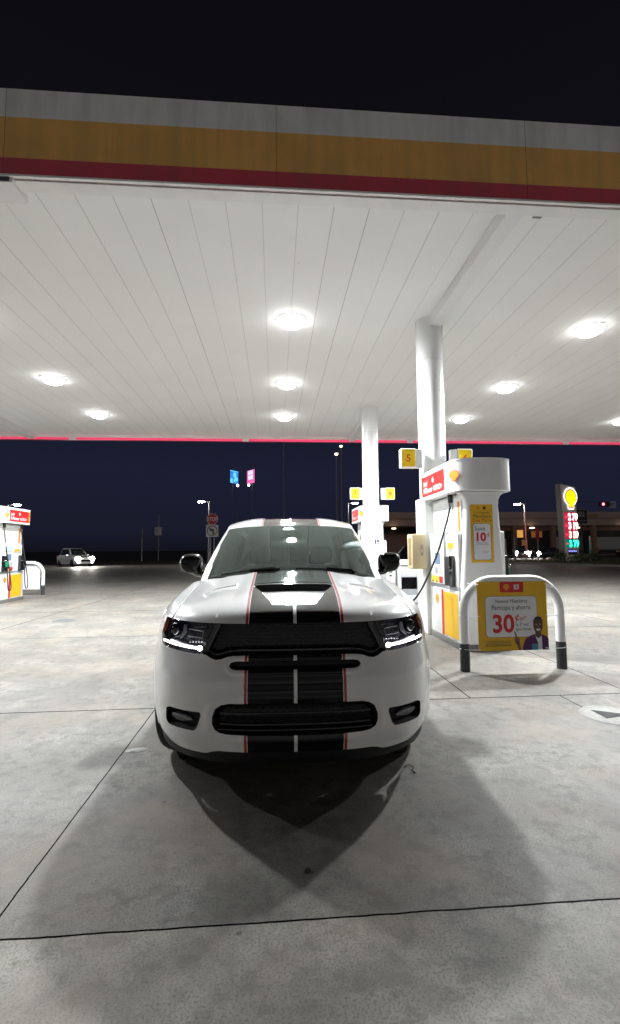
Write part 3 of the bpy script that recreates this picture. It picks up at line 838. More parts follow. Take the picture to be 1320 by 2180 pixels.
pr.text('la 3ª vez', .03, -.115, .052, 'navy_print', k3, 'LEFT', sx=.9)
pr.text('que llenes', .03, -.168, .052, 'navy_print', k3, 'LEFT', sx=.9)
for kk in range(4):
    z = -.292 - kk * .017; x = -.335
    while x < -.03:
        l = rnd.uniform(.012, .04); pr.rect(x, min(-.03, x + l), z, z + .008, 'navy_print' if kk == 3 else 'cream_dark', k2); x += l + .006
# printed advert figure
pr.poly([(.10, -.394), (.115, -.325), (.14, -.265), (.19, -.235), (.245, -.215), (.33, -.215), (.385, -.235), (.418, -.26), (.418, -.394)], 'purple_cloth', k3)
pr.poly([(.255, -.225), (.335, -.225), (.34, -.394), (.285, -.394), (.29, -.31)], 'white_print', k4)
pr.poly([(.262, -.17), (.325, -.17), (.332, -.235), (.295, -.262), (.258, -.235)], 'skin_print', k5)
pr.poly(circ(.296, -.115, .057, 24, .088), 'skin_print', k5 - .001)
pr.poly([(.238, -.105), (.24, -.06), (.26, -.022), (.296, -.010), (.335, -.022), (.354, -.06), (.356, -.105), (.345, -.065), (.325, -.045), (.27, -.045), (.25, -.065)], 'navy_print', k5 - .002)
for s in (-1, 1):
    pr.poly(circ(.296 + s * .023, -.10, .009, 12, .005), 'white_print', k5 - .003); pr.poly(circ(.296 + s * .023, -.10, .004, 10), 'navy_print', k5 - .004)
    pr.rect(.296 + s * .023 - .013, .296 + s * .023 + .013, -.088, -.083, 'navy_print', k5 - .003)
pr.poly([(.290, -.11), (.302, -.11), (.308, -.137), (.285, -.137)], 'skin_light_print', k5 - .0025)
pr.poly([(.268, -.152), (.325, -.152), (.314, -.172), (.296, -.178), (.279, -.172)], 'white_print', k5 - .003)
pr.rect(.215, .285, -.392, -.325, 'blue_print', k5); pr.rect(.375, .405, -.378, -.366, 'white_print', k5)
pr.poly([(.055, -.394), (.035, -.33), (.012, -.30), (.008, -.262), (.022, -.245), (.012, -.205), (.003, -.18), (.012, -.172), (.03, -.2), (.045, -.243), (.062, -.25), (.072, -.275), (.07, -.32), (.09, -.394)], 'skin_light_print', k3)
pr.poly([(.018, -.30), (.045, -.285), (.06, -.30), (.055, -.33), (.035, -.325)], 'skin_print', k4)
q.v += [(v[0], v[1] + wavy(v[0], v[2]), v[2]) for v in pr.v]
base = len(vs) * 2
for f_, m_ in zip(pr.f, pr.m):
    q.f.append([i + base for i in f_]); q.m.append(q.mi(pr.mats[m_])); q.sm.append(False)
q.build('printed_sheet', bt)
for x0, z0, x1, z1 in ((-.42, .37, -.45, .37), (.42, .37, .46, .33), (-.42, 0., -.51, .0), (.42, 0., .56, -.01), (-.42, -.38, -.51, -.375), (.42, -.38, .56, -.375)):
    q = MB(); s = -1 if x1 < 0 else 1
    xo = s * (.585 if z1 < .3 else .47) + .023
    q.tube(spline([(x0 - s * .02, -.004, z0), (x1, -.03, z1), (xo, -.008, z1), (xo + s * .06, .06, z1), (xo, .12, z1), (xo - s * .06, .06, z1)], 6), .0035, 'white_print', 6)
    q.build('tie', bt)
bt2 = thing('banner', 'blank white back of a banner on the far left hoop barrier', 'banner', (-8.18, 16.22, .60))
q = MB(); q.box(-.47, .47, -.004, .004, -.42, .36, 'white_print'); q.build('printed_sheet', bt2)
for s in (-1, 1):
    q = MB(); q.tube([(s * .46, 0, .0), (s * .545, 0, .0)], .006, 'white_print', 6); q.build('tie', bt2)

# ------------------------------------------------------------------ towel box, waste bin
t = thing('towel_dispenser', 'cream plastic towel box fixed to the left of the near column', 'towel dispenser', (2.39, 7.80, 1.08))
q = MB(); q.box(-.125, .12, -.15, .13, 0, .58, 'cream_plastic', .02); q.build('housing', t)
q = MB(); q.box(-.129, -.1255, -.10, .05, .06, .52, 'cream_dark'); q.build('slot', t)
q = MB()
q.rect(.02, .062, .22, .40, 'mid_grey', -.152, .01); q.rect(.026, .056, .226, .394, 'cream_plastic', -.1532, .008); q.rect(.034, .048, .33, .38, 'mid_grey', -.1545); q.rect(.030, .052, .235, .27, 'mid_grey', -.1545)
q.build('symbol', t)
t = thing('waste_bin', 'grey waste bin with a dark opening and pale lid, between vehicle and dispenser', 'bin', (3.5, 12.3, 0))
q = MB()
q.box(-.34, .34, -.3, .3, 0.02, .22, 'grey_plastic', .02)
q.box(-.34, -.24, -.3, .3, .22, .98, 'grey_plastic', .02); q.box(.24, .34, -.3, .3, .22, .98, 'grey_plastic', .02)
q.box(-.24, .24, -.27, .3, .22, .36, 'mid_grey'); q.box(-.24, .24, -.29, .3, .68, .90, 'grey_plastic', .01); q.box(-.24, .24, .0, .3, .36, .68, 'void'); q.box(-.24, .24, -.27, .3, .9, .98, 'grey_plastic')
q.build('housing', t)
q = MB(); q.box(-.36, .36, -.32, .32, .985, 1.12, 'white_plastic', .04); q.build('lid', t)
q = MB(); q.box(-.66, -.36, -.24, .24, .02, .95, 'galv', .02); q.box(-.62, -.40, -.252, -.2405, .55, .9, 'pale_grey_print'); q.poly([(-.56, .75), (-.46, .75), (-.51, .68)], 'dark_grey', -.254); q.poly([(-.57, .83), (-.45, .83), (-.47, .80), (-.55, .80)], 'dark_grey', -.254)
q.build('side_box', t)

# ------------------------------------------------------------------ price sign
t = thing('price_sign', 'tall grey price sign with a glowing yellow shell and four lit fuel prices', 'price sign', (28.2, 43.2, .1), R_(17))
q = MB()
out = [(-.95, 0), (.86, 0), (.80, 7.15), (-1.18, 7.38)]
q.prism(out, -.28, .28, 'sign_grey')
q.build('pylon', t)
q = MB(); q.poly([(-.93, .05), (.84, .05), (.785, 7.12), (-1.15, 7.34)], 'sign_face', -.283); q.build('face_panel', t)
for z in (4.68, 3.82, 2.98, 2.12, 1.30):
    q = MB(); q.rect(-.86, .80, z - .02, z + .02, 'dark_grey', -.2865); q.build('divider', t)
q = MB(); q.T = Matrix.Diagonal((.80, 1, 1, 1)); pecten(q, .05, 5.98, 1.9, -.36, 'sign_yellow', 'sign_red', 'sign_white', -.02, .012)
q.build('logo', t)
for i, (tx, m_) in enumerate((('2 79', 'digit_red'), ('3 19', 'digit_red'), ('3 59', 'digit_cream'), ('3 79', 'digit_green'))):
    q = MB(); z = 4.25 - i * .855
    q.rect(-.84, .80, z - .40, z + .40, 'panel_red' if i < 3 else 'panel_green', -.2885)
    q.text(tx, .28, z - .31, .86, m_, -.30, bold=.045, sx=.80)
    q.text(('Reg', 'Plus', 'Prm', 'Dsl')[i], -.56, z - .1, .26, 'label_red', -.30, bold=.006)
    q.build('price_panel', t)
q = MB(); q.T = Matrix.Rotation(math.pi, 4, 'Z'); q.rect(-.55, .75, 2.2, 4.6, 'back_red', -.29); q.build('rear_price_panel', t)
q = MB(); q.rect(-.55, .66, .62, 1.12, 'navy_print', -.288)
for k in range(5): q.rect(-.5 + k * .22, -.34 + k * .22, .88, 1.04, 'label_blue_lit', -.30)
q.build('lower_panel', t)

# ------------------------------------------------------------------ shrubs
def shrub(lab, loc, rx, h, n=420):
    t = thing('shrub', lab, 'shrub', loc, 0, 'low shrubs round the price sign')
    q = MB()
    for k in range(6):
        a = rnd.uniform(0, 6.28); q.tube([(0, 0, 0), (math.cos(a) * rx * .4, math.sin(a) * rx * .4, h * .6)], [.03, .012], 'bark', 6)
    q.build('stem', t)
    q = MB()
    for k in range(n):
        a, b_, r = rnd.uniform(0, 6.28), rnd.uniform(0, 1.5), rnd.uniform(.55, 1.08) * (1 + .18 * math.sin(3 * k))
        c = Vector((math.cos(a) * math.cos(b_) * rx * r, math.sin(a) * math.cos(b_) * rx * r, .08 + math.sin(b_) * h * r))
        d1 = Vector((rnd.uniform(-1, 1), rnd.uniform(-1, 1), rnd.uniform(-1, 1))).normalized() * .09
        d2 = d1.orthogonal().normalized() * .05
        q.add([c - d1, c + d2, c + d1, c - d2], [(0, 1, 2, 3)], 'leaf_green')
    q.build('foliage', t)
shrub('low green shrub at the left foot of the price sign', (26.3, 41.6, .1), .85, .85)
shrub('low green shrub in front of the price sign', (27.9, 41.4, .1), .8, .6)
shrub('low green shrub at the right foot of the price sign', (29.6, 41.9, .1), .8, .9)

# ------------------------------------------------------------------ street lamps, poles, signs
def street_lamp(lab, loc, h, arm, em_='far_lamp', pole='galv', r=.09, z0=0.):
    t = thing('street_lamp', lab, 'street lamp', loc, 0, 'street lamps round the lot')
    q = MB(); q.cyl(0, 0, 0, .12, r * 2, pole, 12); q.tube([(0, 0, .1), (0, 0, h)], [r, r * .7], pole, 12); q.build('pole', t)
    q = MB(); q.tube([(0, 0, h - .05), (arm, 0, h)], .04, pole, 8); q.build('arm', t)
    q = MB(); q.box(arm - .30, arm + .30, -.16, .16, h - .02, h + .07, pole, .02); q.build('lamp_head', t)
    q = MB(); q.box(arm - .27, arm + .27, -.17, .14, h - .10, h - .021, em_, .02); q.build('lamp_glass', t)
    return t
street_lamp('street lamp with red glow on its pole, left of the price sign', (25.75, 46.6, .1), 5.85, -.75)
street_lamp('street lamp standing just left of the stop sign', (-6.2, 45, 0), 6.05, -.75)
street_lamp('small street lamp peeping out left of the rear column', (7.1, 45, 0), 5.9, .7)
street_lamp('street lamp showing above the dispenser at the left picture edge', (-24.5, 45, 0), 5.75, .85)
def high_lamp(lab, x, y, h):
    t = thing('high_lamp', lab, 'street lamp', (x, y, 0), 0, 'tall orange road lamps in the distance')
    q = MB(); q.tube([(0, 0, 0), (0, 0, h)], [.3, .16], 'galv', 10); q.build('pole', t)
    q = MB(); q.lathe([(.05, .55), (.4, .45), (.55, .1), (.5, -.05)], 'galv', 16); 
    o = q.build('lamp_head', t, (0, 0, h))
    q = MB(); q.lathe([(.52, -.02), (.56, -.25), (.4, -.5), (.05, -.6)], 'orange_lamp', 16); q.build('lamp_glass', t, (0, 0, h))
high_lamp('tall distant road lamp, the lower of two orange lights', 20.05, 150, 32.5)
high_lamp('tall distant road lamp, the higher of two orange lights', 25.2, 175, 40.7)
# stop sign with turn ban below
t = thing('stop_sign', 'red stop sign above a square no left turn sign on twin posts', 'road sign', (-4.72, 36, 0))
q = MB(); q.tube([(-.12, .06, 0), (-.12, .06, 4.0)], .04, 'galv', 8); q.build('post', t)
q = MB(); q.tube([(.14, .06, 0), (.14, .06, 3.4)], .035, 'galv', 8); q.build('post', t)
q = MB(); oc = [(.42 * math.cos(R_(22.5 + 45 * k)) / math.cos(R_(22.5)), 3.76 + .42 * math.sin(R_(22.5 + 45 * k)) / math.cos(R_(22.5))) for k in range(8)]
q.prism(oc, -.005, .01, 'white_print'); q.poly([(p[0] * .93, 3.76 + (p[1] - 3.76) * .93) for p in oc], 'red_sign', -.008)
q.text('STOP', 0, 3.63, .38, 'white_print', -.011, bold=.008, sx=.86); q.build('stop_plate', t)
q = MB(); q.box(-.46, .46, -.005, .01, 2.42, 3.32, 'white_print')
def ring(mb, cx, cz, r0, r1, m, y, n=32):
    vs = [(cx + r * math.cos(2 * math.pi * k / n), y, cz + r * math.sin(2 * math.pi * k / n)) for r in (r0, r1) for k in range(n)]
    mb.add(vs, [(k, (k + 1) % n, (k + 1) % n + n, k + n) for k in range(n)], m)
q.poly([(.13, 2.58), (.13, 3.0), (-.05, 3.0), (-.05, 3.10), (-.24, 2.95), (-.05, 2.80), (-.05, 2.89), (.02, 2.89), (.02, 2.58)], 'navy_print', -.008)
ring(q, 0, 2.87, .33, .40, 'cream_dark', -.011); q.poly([(-.26, 3.08), (-.21, 3.13), (.26, 2.66), (.21, 2.61)], 'cream_dark', -.012)
q.build('turn_plate', t)
def pole(name, lab, cat, loc, h, r, box=None, m_='galv'):
    t = thing(name, lab, cat, loc)
    q = MB(); q.tube([(0, 0, 0), (0, 0, h)], [r, r * .75], m_, 10)
    if not box: q.lathe([(r * .75, h), (r * .4, h + r * .5), (.001, h + r * .6)], m_, 10)
    q.build('pole_shaft', t)
    if box:
        q = MB(); q.box(-box[0], box[0], -.3, -r * .8, box[1], box[2], m_, .02); q.build('equipment_box', t)
pole('utility_pole', 'short bare pole in the dark right of the oncoming white car', 'pole', (-18.4, 67, 0), 4.5, .09)
pole('utility_pole', 'thin pole carrying a grey box, between bare pole and stop sign', 'pole', (-16.15, 67, 0), 6.6, .06, (.5, 3.5, 4.7))
pole('radio_mast', 'thin dark mast rising above the white vehicle roof', 'mast', (1.3, 67, 0), 17.5, .09, None, 'mid_grey')
pole('marker_post', 'short pale post right of the price sign', 'post', (29.9, 42.6, .06), 2.35, .13)
pole('marker_post', 'pale post on the grass left of the red-lit street lamp', 'post', (22.25, 42.3, .1), 2.25, .10)
pole('marker_post', 'pale post close to the right side of the big dispenser', 'post', (21.55, 42.6, .1), 2.1, .10)
t = thing('road_sign', 'narrow sign on a thin post between street lamp and price sign', 'road sign', (24.7, 42.6, .1))
q = MB(); q.tube([(0, 0, 0), (0, 0, 3.25)], .05, 'galv', 8); q.build('post', t)
q = MB(); q.box(-.22, .14, -.065, -.05, 2.0, 3.2, 'red_sign', .004); q.build('sign_plate', t)
# billboards
def billboard(lab, loc, rz, wd, h, kind):
    t = thing('billboard', lab, 'billboard', loc, rz, 'lit billboards in the night sky')
    q = MB(); q.cyl(0, .8, -loc[2], 0, .10, 'mid_grey', 12); q.box(-wd / 2, wd / 2, .05, .5, 0, h, 'dark_grey'); q.build('frame', t)
    q = MB()
    if kind == 0:
        q.rect(-wd / 2, wd / 2, 0, h, 'board_blue', .04); q.rect(-wd * .5, wd * .5, h * .93, h, 'board_cyan', .03)
        q.poly(circ(.3, h * .68, wd * .2, 14), 'board_cyan', .02); q.poly([(.5, .9), (wd * .45, h * .25), (wd * .42, h * .5), (.6, h * .55), (-.6, .5)], 'board_cyan', .02); q.rect(-wd * .48, -wd * .2, .1, h * .36, 'board_cyan', .02)
    else:
        q.rect(-wd / 2, wd / 2, 0, h, 'board_pink', .04); q.rect(-wd * .34, wd * .28, h * .30, h * .60, 'board_lilac', .03); q.rect(-wd * .34, wd * .28, h * .65, h * .96, 'board_lilac', .03)
    q.build('picture_panel', t)
    q = MB(); q.lathe([(.001, .7), (.45, .35), (.5, 0), (.3, -.35), (.001, -.5)], 'white_lamp', 12); q.build('flood_lamp', t, (wd * .1, -1.3, -1.0))
billboard('distant billboard glowing blue, the left of the pair', (-17.1, 200, 29.6), R_(58), 5.6, 5.4, 0)
billboard('distant billboard glowing pink and lilac, the right of the pair', (-10.2, 200, 29.6), R_(-58), 6.6, 5.8, 1)
# traffic light and hanging signs by the cross road
t = thing('traffic_light', 'red traffic light hanging on a dark span wire at the right edge', 'traffic light', (47.75, 65, 7.0))
q = MB(); q.box(-.45, 1.15, -.2, .2, .35, .95, 'black_matte', .04); q.build('housing', t)
q = MB(); q.lathe([(.001, .06), (.14, .05), (.19, 0)], 'red_lamp', 16, 'y'); q.T = Matrix.Identity(4); q.build('red_lens', t, (0, -.26, .65))
q = MB(); q.tube([(-6, .1, 1.25), (0, .1, 1.0), (9, .1, 1.2)], .02, 'black_matte', 6); q.build('span_wire', t)
t = thing('road_sign', 'square pale lane sign hanging right of the red traffic light', 'road sign', (49.35, 65, 7.1))
q = MB(); q.box(-.5, .5, -.03, .03, 0, .98, 'grey_plastic'); q.poly([(-.25, .2), (-.13, .2), (-.13, .55), (.1, .55), (.1, .45), (.28, .62), (.1, .8), (.1, .68), (-.25, .68)], 'dark_grey', -.034); q.build('sign_plate', t)
t = thing('shop_sign', 'dark framed pole sign standing right behind the price sign', 'shop sign', (45.4, 66.5, 0))
q = MB(); q.box(-.9, .9, -.1, .1, 4.9, 7.0, 'dark_shop'); q.rect(-.5, .5, 5.9, 6.7, 'plinth', -.11); q.build('panel', t)
q = MB()
for a in ((-.95, .95, 6.95, 7.05), (-.95, .95, 5.3, 5.38), (-.95, .95, 4.85, 4.93), (.88, .97, 4.9, 7.0), (-.97, -.88, 4.9, 7.0)): q.box(a[0], a[1], -.14, -.112, a[2], a[3], 'mid_grey')
q.build('frame', t)
q = MB(); q.cyl(0, .05, 0, 4.9, .18, 'dark_grey', 12); q.build('post', t)

# ------------------------------------------------------------------ shops across the road
t = thing('shop_building', 'low brown shop building across the road at the right', 'building', (44, 80, 0))
q = MB(); q.box(-27, 45, 0, 14, 0, 5.2, 'brown_wall'); q.box(-10, 45, -.06, -.01, .2, 4.4, 'dark_shop'); q.build('wall', t)
q = MB(); q.box(-27.2, 45, -1.6, 14.2, 5.25, 7.6, 'brown_fascia'); q.box(-27.3, 45, -1.75, -1.62, 6.35, 6.5, 'brown_wall'); q.build('parapet', t)
for x in (-9, -2.5, 4.5, 12, 20, 28, 36):
    q = MB(); q.box(x - .35, x + .35, -1.5, -.9, 0, 5.2, 'brown_wall'); q.build('pillar', t)
q = MB(); q.add([(-25.2, -1.8, 4.0), (-18, -1.8, 4.0), (-18, -.01, 5.1), (-25.2, -.01, 5.1), (-25.2, -.01, 4.0), (-18, -.01, 4.0)], [(0, 1, 2, 3), (0, 3, 4), (1, 5, 2), (0, 4, 5, 1)], 'black_matte'); q.build('awning', t)
for i, (x0, x1, z0, z1, m_) in enumerate(((-1.9, -.3, 3.2, 4.5, 'window_warm'), (1.2, 3.2, 3.2, 4.3, 'window_dim'), (-.6, .4, 1.2, 2.8, 'window_dim'), (-8., -3.2, .6, 3.0, 'dark_glass'), (5.2, 11., .6, 3.2, 'dark_glass'), (13, 19, .6, 3.2, 'dark_glass'))):
    q = MB(); q.box(x0, x1, -.12, -.07, z0, z1, m_); q.build('window', t)
for x in (-24, -13, .2, 8.5, 17):  # lamps added in front of the eaves to light the brown walls
    q = MB(); q.box(x - .3, x + .3, -2.5, -1.9, 4.7, 4.9, 'eave_fill_lamp', .05); q.build('eave_fill_lamp', t)
q = MB(); q.box(8, 12.5, -1.8, -1.63, 6.7, 7.2, 'cream_dark', .03); q.build('name_board', t)

# ------------------------------------------------------------------ other vehicles
def small_car(name, lab, loc, rz, body, suv=True, lights=None, tail=None, group=None):
    t = thing(name, lab, 'car', loc, rz, group)
    h = 1.70 if suv else 1.45
    st = [(-2.30, .35, .55, .62), (-2.22, .25, .80, .80), (-1.9, .22, .90, .88), (-1.2, .22, .98, .92), (-.75, .22, 1.02, .93), (0, .22, 1.04, .93), (1.2, .22, 1.06, .93), (2.0, .25, 1.06, .90), (2.25, .35, 1.0, .84), (2.3, .5, .8, .80)]
    rings = []
    for y, zb, zt, hw in st:
        rings.append([(x * hw, y, z) for x, z in ((-.82, zt), (-.96, zt - .12), (-1, (zb + zt) / 2), (-.94, zb), (.94, zb), (1, (zb + zt) / 2), (.96, zt - .12), (.82, zt))])
    q = MB(); q.loft(rings, body); 
    g = [(-.95, 1.0, .80, 1.0), (-.15, h - .06, .66, h - .05), (.3, h, .66, h), (1.5, h - .02, .66, h - .02), (2.15, 1.04, .74, 1.04)]
    q.loft([[(-.72, -.9, .99), (-.72, -.9, 1.0), (.72, -.9, 1.0), (.72, -.9, .99)], [(-.74, -.2, 1.0), (-.58, -.1, h - .03), (.58, -.1, h - .03), (.74, -.2, 1.0)], [(-.74, .5, 1.0), (-.58, .5, h), (.58, .5, h), (.74, .5, 1.0)], [(-.74, 1.6, 1.0), (-.57, 1.5, h - .03), (.57, 1.5, h - .03), (.74, 1.6, 1.0)], [(-.72, 2.15, 1.0), (-.6, 2.12, 1.08), (.6, 2.12, 1.08), (.72, 2.15, 1.0)]], body, smooth=True)
    q.build('body', t)
    q = MB(); q.add([(-.66, -.865, 1.045), (.66, -.865, 1.045), (.545, -.165, h - .085), (-.545, -.165, h - .085)], [(0, 1, 2, 3)], 'dark_glass'); q.build('windscreen', t, (0, -.012, .01))
    for s in (-1, 1):
        q = MB(); q.add([(s * .735, -.55, 1.06), (s * .735, 1.55, 1.06), (s * .60, 1.4, h - .1), (s * .60, .0, h - .1)], [(0, 1, 2, 3)], 'dark_glass'); q.build('side_window', t, (s * .022, 0, 0))
        q = MB(); q.box(*sorted((s * .86, s * 1.05)), -.62, -.45, .98, 1.13, body, .03); q.build('side_mirror', t)
        for y in (-1.42, 1.4):
            q = MB(); q.T = Matrix.Translation((s * .80, y, .34))
            q.lathe([(.18, -.11), (.31, -.11), (.34, -.08), (.34, .08), (.31, .11), (.18, .11)], 'tyre_rubber', 24, 'x'); q.lathe([(.2, .10), (.1, .09), (.001, .1)], 'rim_metal', 24, 'x'); q.lathe([(.2, -.10), (.1, -.09), (.001, -.1)], 'rim_metal', 24, 'x'); q.build('wheel', t)
        q = MB(); q.T = Matrix.Translation((s * .62, -2.22, .70)); q.lathe([(.001, -.08), (.14, -.06), (.21, 0), (.22, .06)], lights or 'chrome', 16, 'y'); q.build('headlight', t)
        if lights:
            q = MB(); q.T = Matrix.Translation((s * .60, -2.30, .42)); q.lathe([(.001, -.04), (.07, -.03), (.09, .05)], 'fog_emit', 12, 'y'); q.build('fog_light', t)
        q = MB(); q.box(*sorted((s * .55, s * .80)), 2.24, 2.325, .74, .96, 'tail_emit' if tail else 'red_lens', .02); q.build('tail_light', t)
    q = MB(); q.box(-.4, .4, -2.315, -2.2, .46, .64, 'black_gloss', .02); q.build('grille', t)
    return t
small_car('white_car', 'white car facing the lot with dazzling headlights, far left', (-18.75, 46.0, 0), R_(44), 'white_car_paint', True, 'beam_emit')
grp = 'cars with lit headlights queuing across the road'
small_car('queuing_car', 'dark car with lit headlights just left of the red-lit lamp post', (34.0, 63, 0), R_(-26), 'dark_car_paint', True, 'far_lamp', None, grp)
small_car('queuing_car', 'dark car with lit headlights just left of the price sign', (37.4, 64.5, 0), R_(-24), 'dark_car_paint', False, 'far_lamp', None, grp)
small_car('queuing_car', 'dark car lowest in the queue, headlights warm, at the shrub left of the price sign', (34.2, 57.6, 0), R_(-62), 'dark_car_paint', False, 'far_lamp', None, grp)
small_car('dark_car', 'dark car with a red tail light seen above the vehicle right mirror', (8.2, 27.2, 0), R_(196), 'dark_car_paint', True, None, True)
small_car('leaving_car', 'dark car whose red tail light shows at the right picture edge', (49.8, 62.6, 0), R_(174), 'dark_car_paint', False, None, True)

# ------------------------------------------------------------------ things lying on the forecourt
t = thing('manhole_cover', 'dark round manhole cover on the concrete left of the white vehicle', 'manhole cover', (-4.30, 10.15, 0))
q = MB(); q.lathe([(.235, .001), (.235, .008), (.20, .012), (.001, .012)], 'plinth', 32); 
for k in range(7): q.box(-.15, .15, -.15 + k * .05 - .008, -.15 + k * .05 + .008, .0125, .016, 'mid_grey')
q.build('lid', t)
t = thing('manhole_cover', 'pale round cover with a black triangle on the concrete, right edge', 'manhole cover', (2.83, 3.89, 0))
q = MB(); q.lathe([(.200, .005), (.195, .007), (.001, .007)], 'cover_grey', 40); q.build('lid', t)
q = MB(); q.lathe([(.198, .004), (.200, .0065), (.236, .006), (.243, .001)], 'cover_rim', 40); q.build('rim', t)
q = MB(); q.add([(-.095, .135, .0085), (-.10, -.085, .0085), (.165, -.02, .0085)], [(0, 1, 2)], 'void'); q.build('triangle_mark', t)
q = MB()
pts = [(-.075, -.02), (-.04, -.035), (-.03, -.01), (.01, -.03), (.06, -.01), (.075, .035), (.03, .05), (-.03, .04), (-.07, .02)]
q.add([(x, y, .003) for x, y in pts] + [(x * .8, y * .8, .0055) for x, y in pts], [list(range(9, 18))] + [(i, (i + 1) % 9, (i + 1) % 9 + 9, i + 9) for i in range(9)], 'paper')
tag(q.build('paper_scrap', None, (-.985, 3.55, 0)), 'pale flattened paper scrap on the concrete left of the vehicle wheel', 'litter')
q = MB(); q.add([(-.03, -.01, .004), (0, -.02, .012), (.035, .0, .004), (.01, .03, .02), (-.02, .02, .010)], [(0, 1, 3, 4), (1, 2, 3)], 'dry_leaf', True)
q.tube([(.035, 0, .004), (.06, -.012, .006)], .002, 'dry_leaf', 5)
dl = q.build('dry_leaf', None, (.142, 2.187, 0)); dl.scale = (.55, .55, .55)
tag(dl, 'small dark dry leaf on the concrete in front of the vehicle', 'leaf')
q = MB(); q.tube(spline([(-.03, .02, .004), (0, .035, .01), (.03, .01, .006), (.01, -.03, .008), (.02, -.06, .004)], 4), [.004] * 17, 'dry_leaf', 6)
tag(q.build('twig', None, (.865, 3.10, 0)), 'small bent twig on the concrete right of the vehicle front', 'twig')

# ------------------------------------------------------------------ the white sport utility vehicle
CAR = thing('parked_car', 'white sport utility vehicle with dark centre stripes, parked nose to the viewer', 'car', (.113, 2.65, 0), R_(-1.4))
WD = .942
def sdf(poly, X, Z):                       # signed distance, positive inside
    P = np.asarray(poly, float); Q = np.roll(P, -1, 0)
    d = np.full(X.shape, 1e9); ins_ = np.zeros(X.shape, bool)
    for (ax, az), (bx, bz) in zip(P, Q):
        ex, ez = bx - ax, bz - az
        t = np.clip(((X - ax) * ex + (Z - az) * ez) / (ex * ex + ez * ez + 1e-12), 0, 1)
        d = np.minimum(d, (X - ax - t * ex) ** 2 + (Z - az - t * ez) ** 2)
        c = ((az > Z) != (bz > Z)) & (X < (bx - ax) * (Z - az) / (bz - az + 1e-12) + ax)
        ins_ ^= c
    return np.where(ins_, 1, -1) * np.sqrt(d)
def rounded(poly, r, n=5):
    out = []; m_ = len(poly)
    for i in range(m_):
        p, a, b_ = Vector(poly[i]), Vector(poly[i - 1]), Vector(poly[(i + 1) % m_])
        u, v = (a - p), (b_ - p); k = min(r, u.length * .45, v.length * .45)
        u, v = p + u.normalized() * k, p + v.normalized() * k
        for j in range(n + 1):
            t = j / n; out.append(tuple((1 - t) ** 2 * u + 2 * t * (1 - t) * p + t * t * v))
    return out
HEAD = [(.465, 1.02), (.465, .983), (.487, .94), (.515, .88), (.545, .822), (.63, .826), (.717, .829), (.80, .830), (.832, .838), (.842, .87), (.852, .905), (.845, .95), (.822, .985), (.79, 1.02)]
GRIL = [(0, 1.02), (.465, 1.02), (.465, .983), (.487, .94), (.515, .88), (.545, .822), (.53, .8255), (.505, .820), (.48, .806), (.452, .798), (.42, .803), (.385, .816), (.35, .822), (.28, .825), (0, .8255)]
SLOT = [(0, .797), (.335, .795), (.362, .788), (.372, .771), (.360, .757), (.335, .751), (0, .753)]
TAKE = [(0, .579), (.368, .577), (.412, .567), (.445, .545), (.462, .50), (.462, .46), (.448, .432), (.42, .417), (.38, .411), (.26, .408), (0, .407)]
FOG = rounded([(.765, .494), (.735, .510), (.534, .517), (.528, .500), (.552, .428), (.568, .410), (.745, .402), (.765, .42)], .02)
def full(p):                               # mirror polygons that start and end on the centre line
    return [tuple(q) for q in p] + [(-a, b_) for a, b_ in p[::-1] if a > 0] if p[0][0] == 0 else p
LZ = np.array([.2, .25, .285, .315, .36, .40, .60, .685, .70, .735, .80, .95, .995]); LY = np.array([.10, .075, .045, .022, .012, .006, 0, .002, .006, .022, .048, .085, .10])
SZ = np.array([.2, .25, .32, .42, .5, .80, .90, .995]); SV = np.array([.925, .945, .972, .99, 1, 1, .992, .972])
ZT = .995
zz_ = np.linspace(.15, 1.1, 1901); yy_ = np.interp(zz_, LZ, LY); kk_ = np.exp(-.5 * (np.arange(-60, 61) * .0005 / .010) ** 2); kk_ /= kk_.sum()
LZ, LY = zz_[60:-60], np.convolve(yy_, kk_, 'valid')
# plan curve of the nose, resampled by arc length, then running back along the side
a_ = np.linspace(0, 1, 4000); th = np.sin(a_ * math.pi / 2)
px_ = th * WD; py_ = .8 * (1 - np.sqrt(np.clip(1 - th ** 3, 0, 1)))
px_ = np.append(px_, WD); py_ = np.append(py_, 1.46)
s_ = np.append(0, np.cumsum(np.hypot(np.diff(px_), np.diff(py_))))
NH = 330
ss = np.linspace(0, s_[-1], NH + 1)
ux = np.interp(ss, s_, px_); uy = np.interp(ss, s_, py_)
ux = np.concatenate([-ux[:0:-1], ux]); uy = np.concatenate([uy[:0:-1], uy]); NU = len(ux)
gx, gy = np.gradient(ux), np.gradient(uy); gl = np.hypot(gx, gy)
NX, NY = gy / gl, -gx / gl                 # outward plan normal
def planf(x): return .8 * (1 - np.sqrt(np.clip(1 - np.clip(np.abs(x) / WD, 0, 1) ** 3, 0, 1)))
zb = np.interp(np.abs(ux), [0, .44, .48, .52, .555, .68, .80, .93], [.312, .311, .302, .283, .277, .271, .256, .25])
NR = 136
tt = np.linspace(0, 1, NR + 1)[:, None]
FZ = zb[None, :] + (ZT - zb[None, :]) * tt
sc_ = np.interp(FZ, SZ, SV)
FX = ux[None, :] * sc_
FYY = uy[None, :] + np.interp(FZ, LZ, LY)
front = np.abs(ux[None, :]) < .922 * np.ones_like(FZ)
def resurf():
    global FYY
    y2 = planf(FX / np.interp(FZ, SZ, SV)) + np.interp(FZ, LZ, LY)
    FYY = np.where(front, y2, FYY)
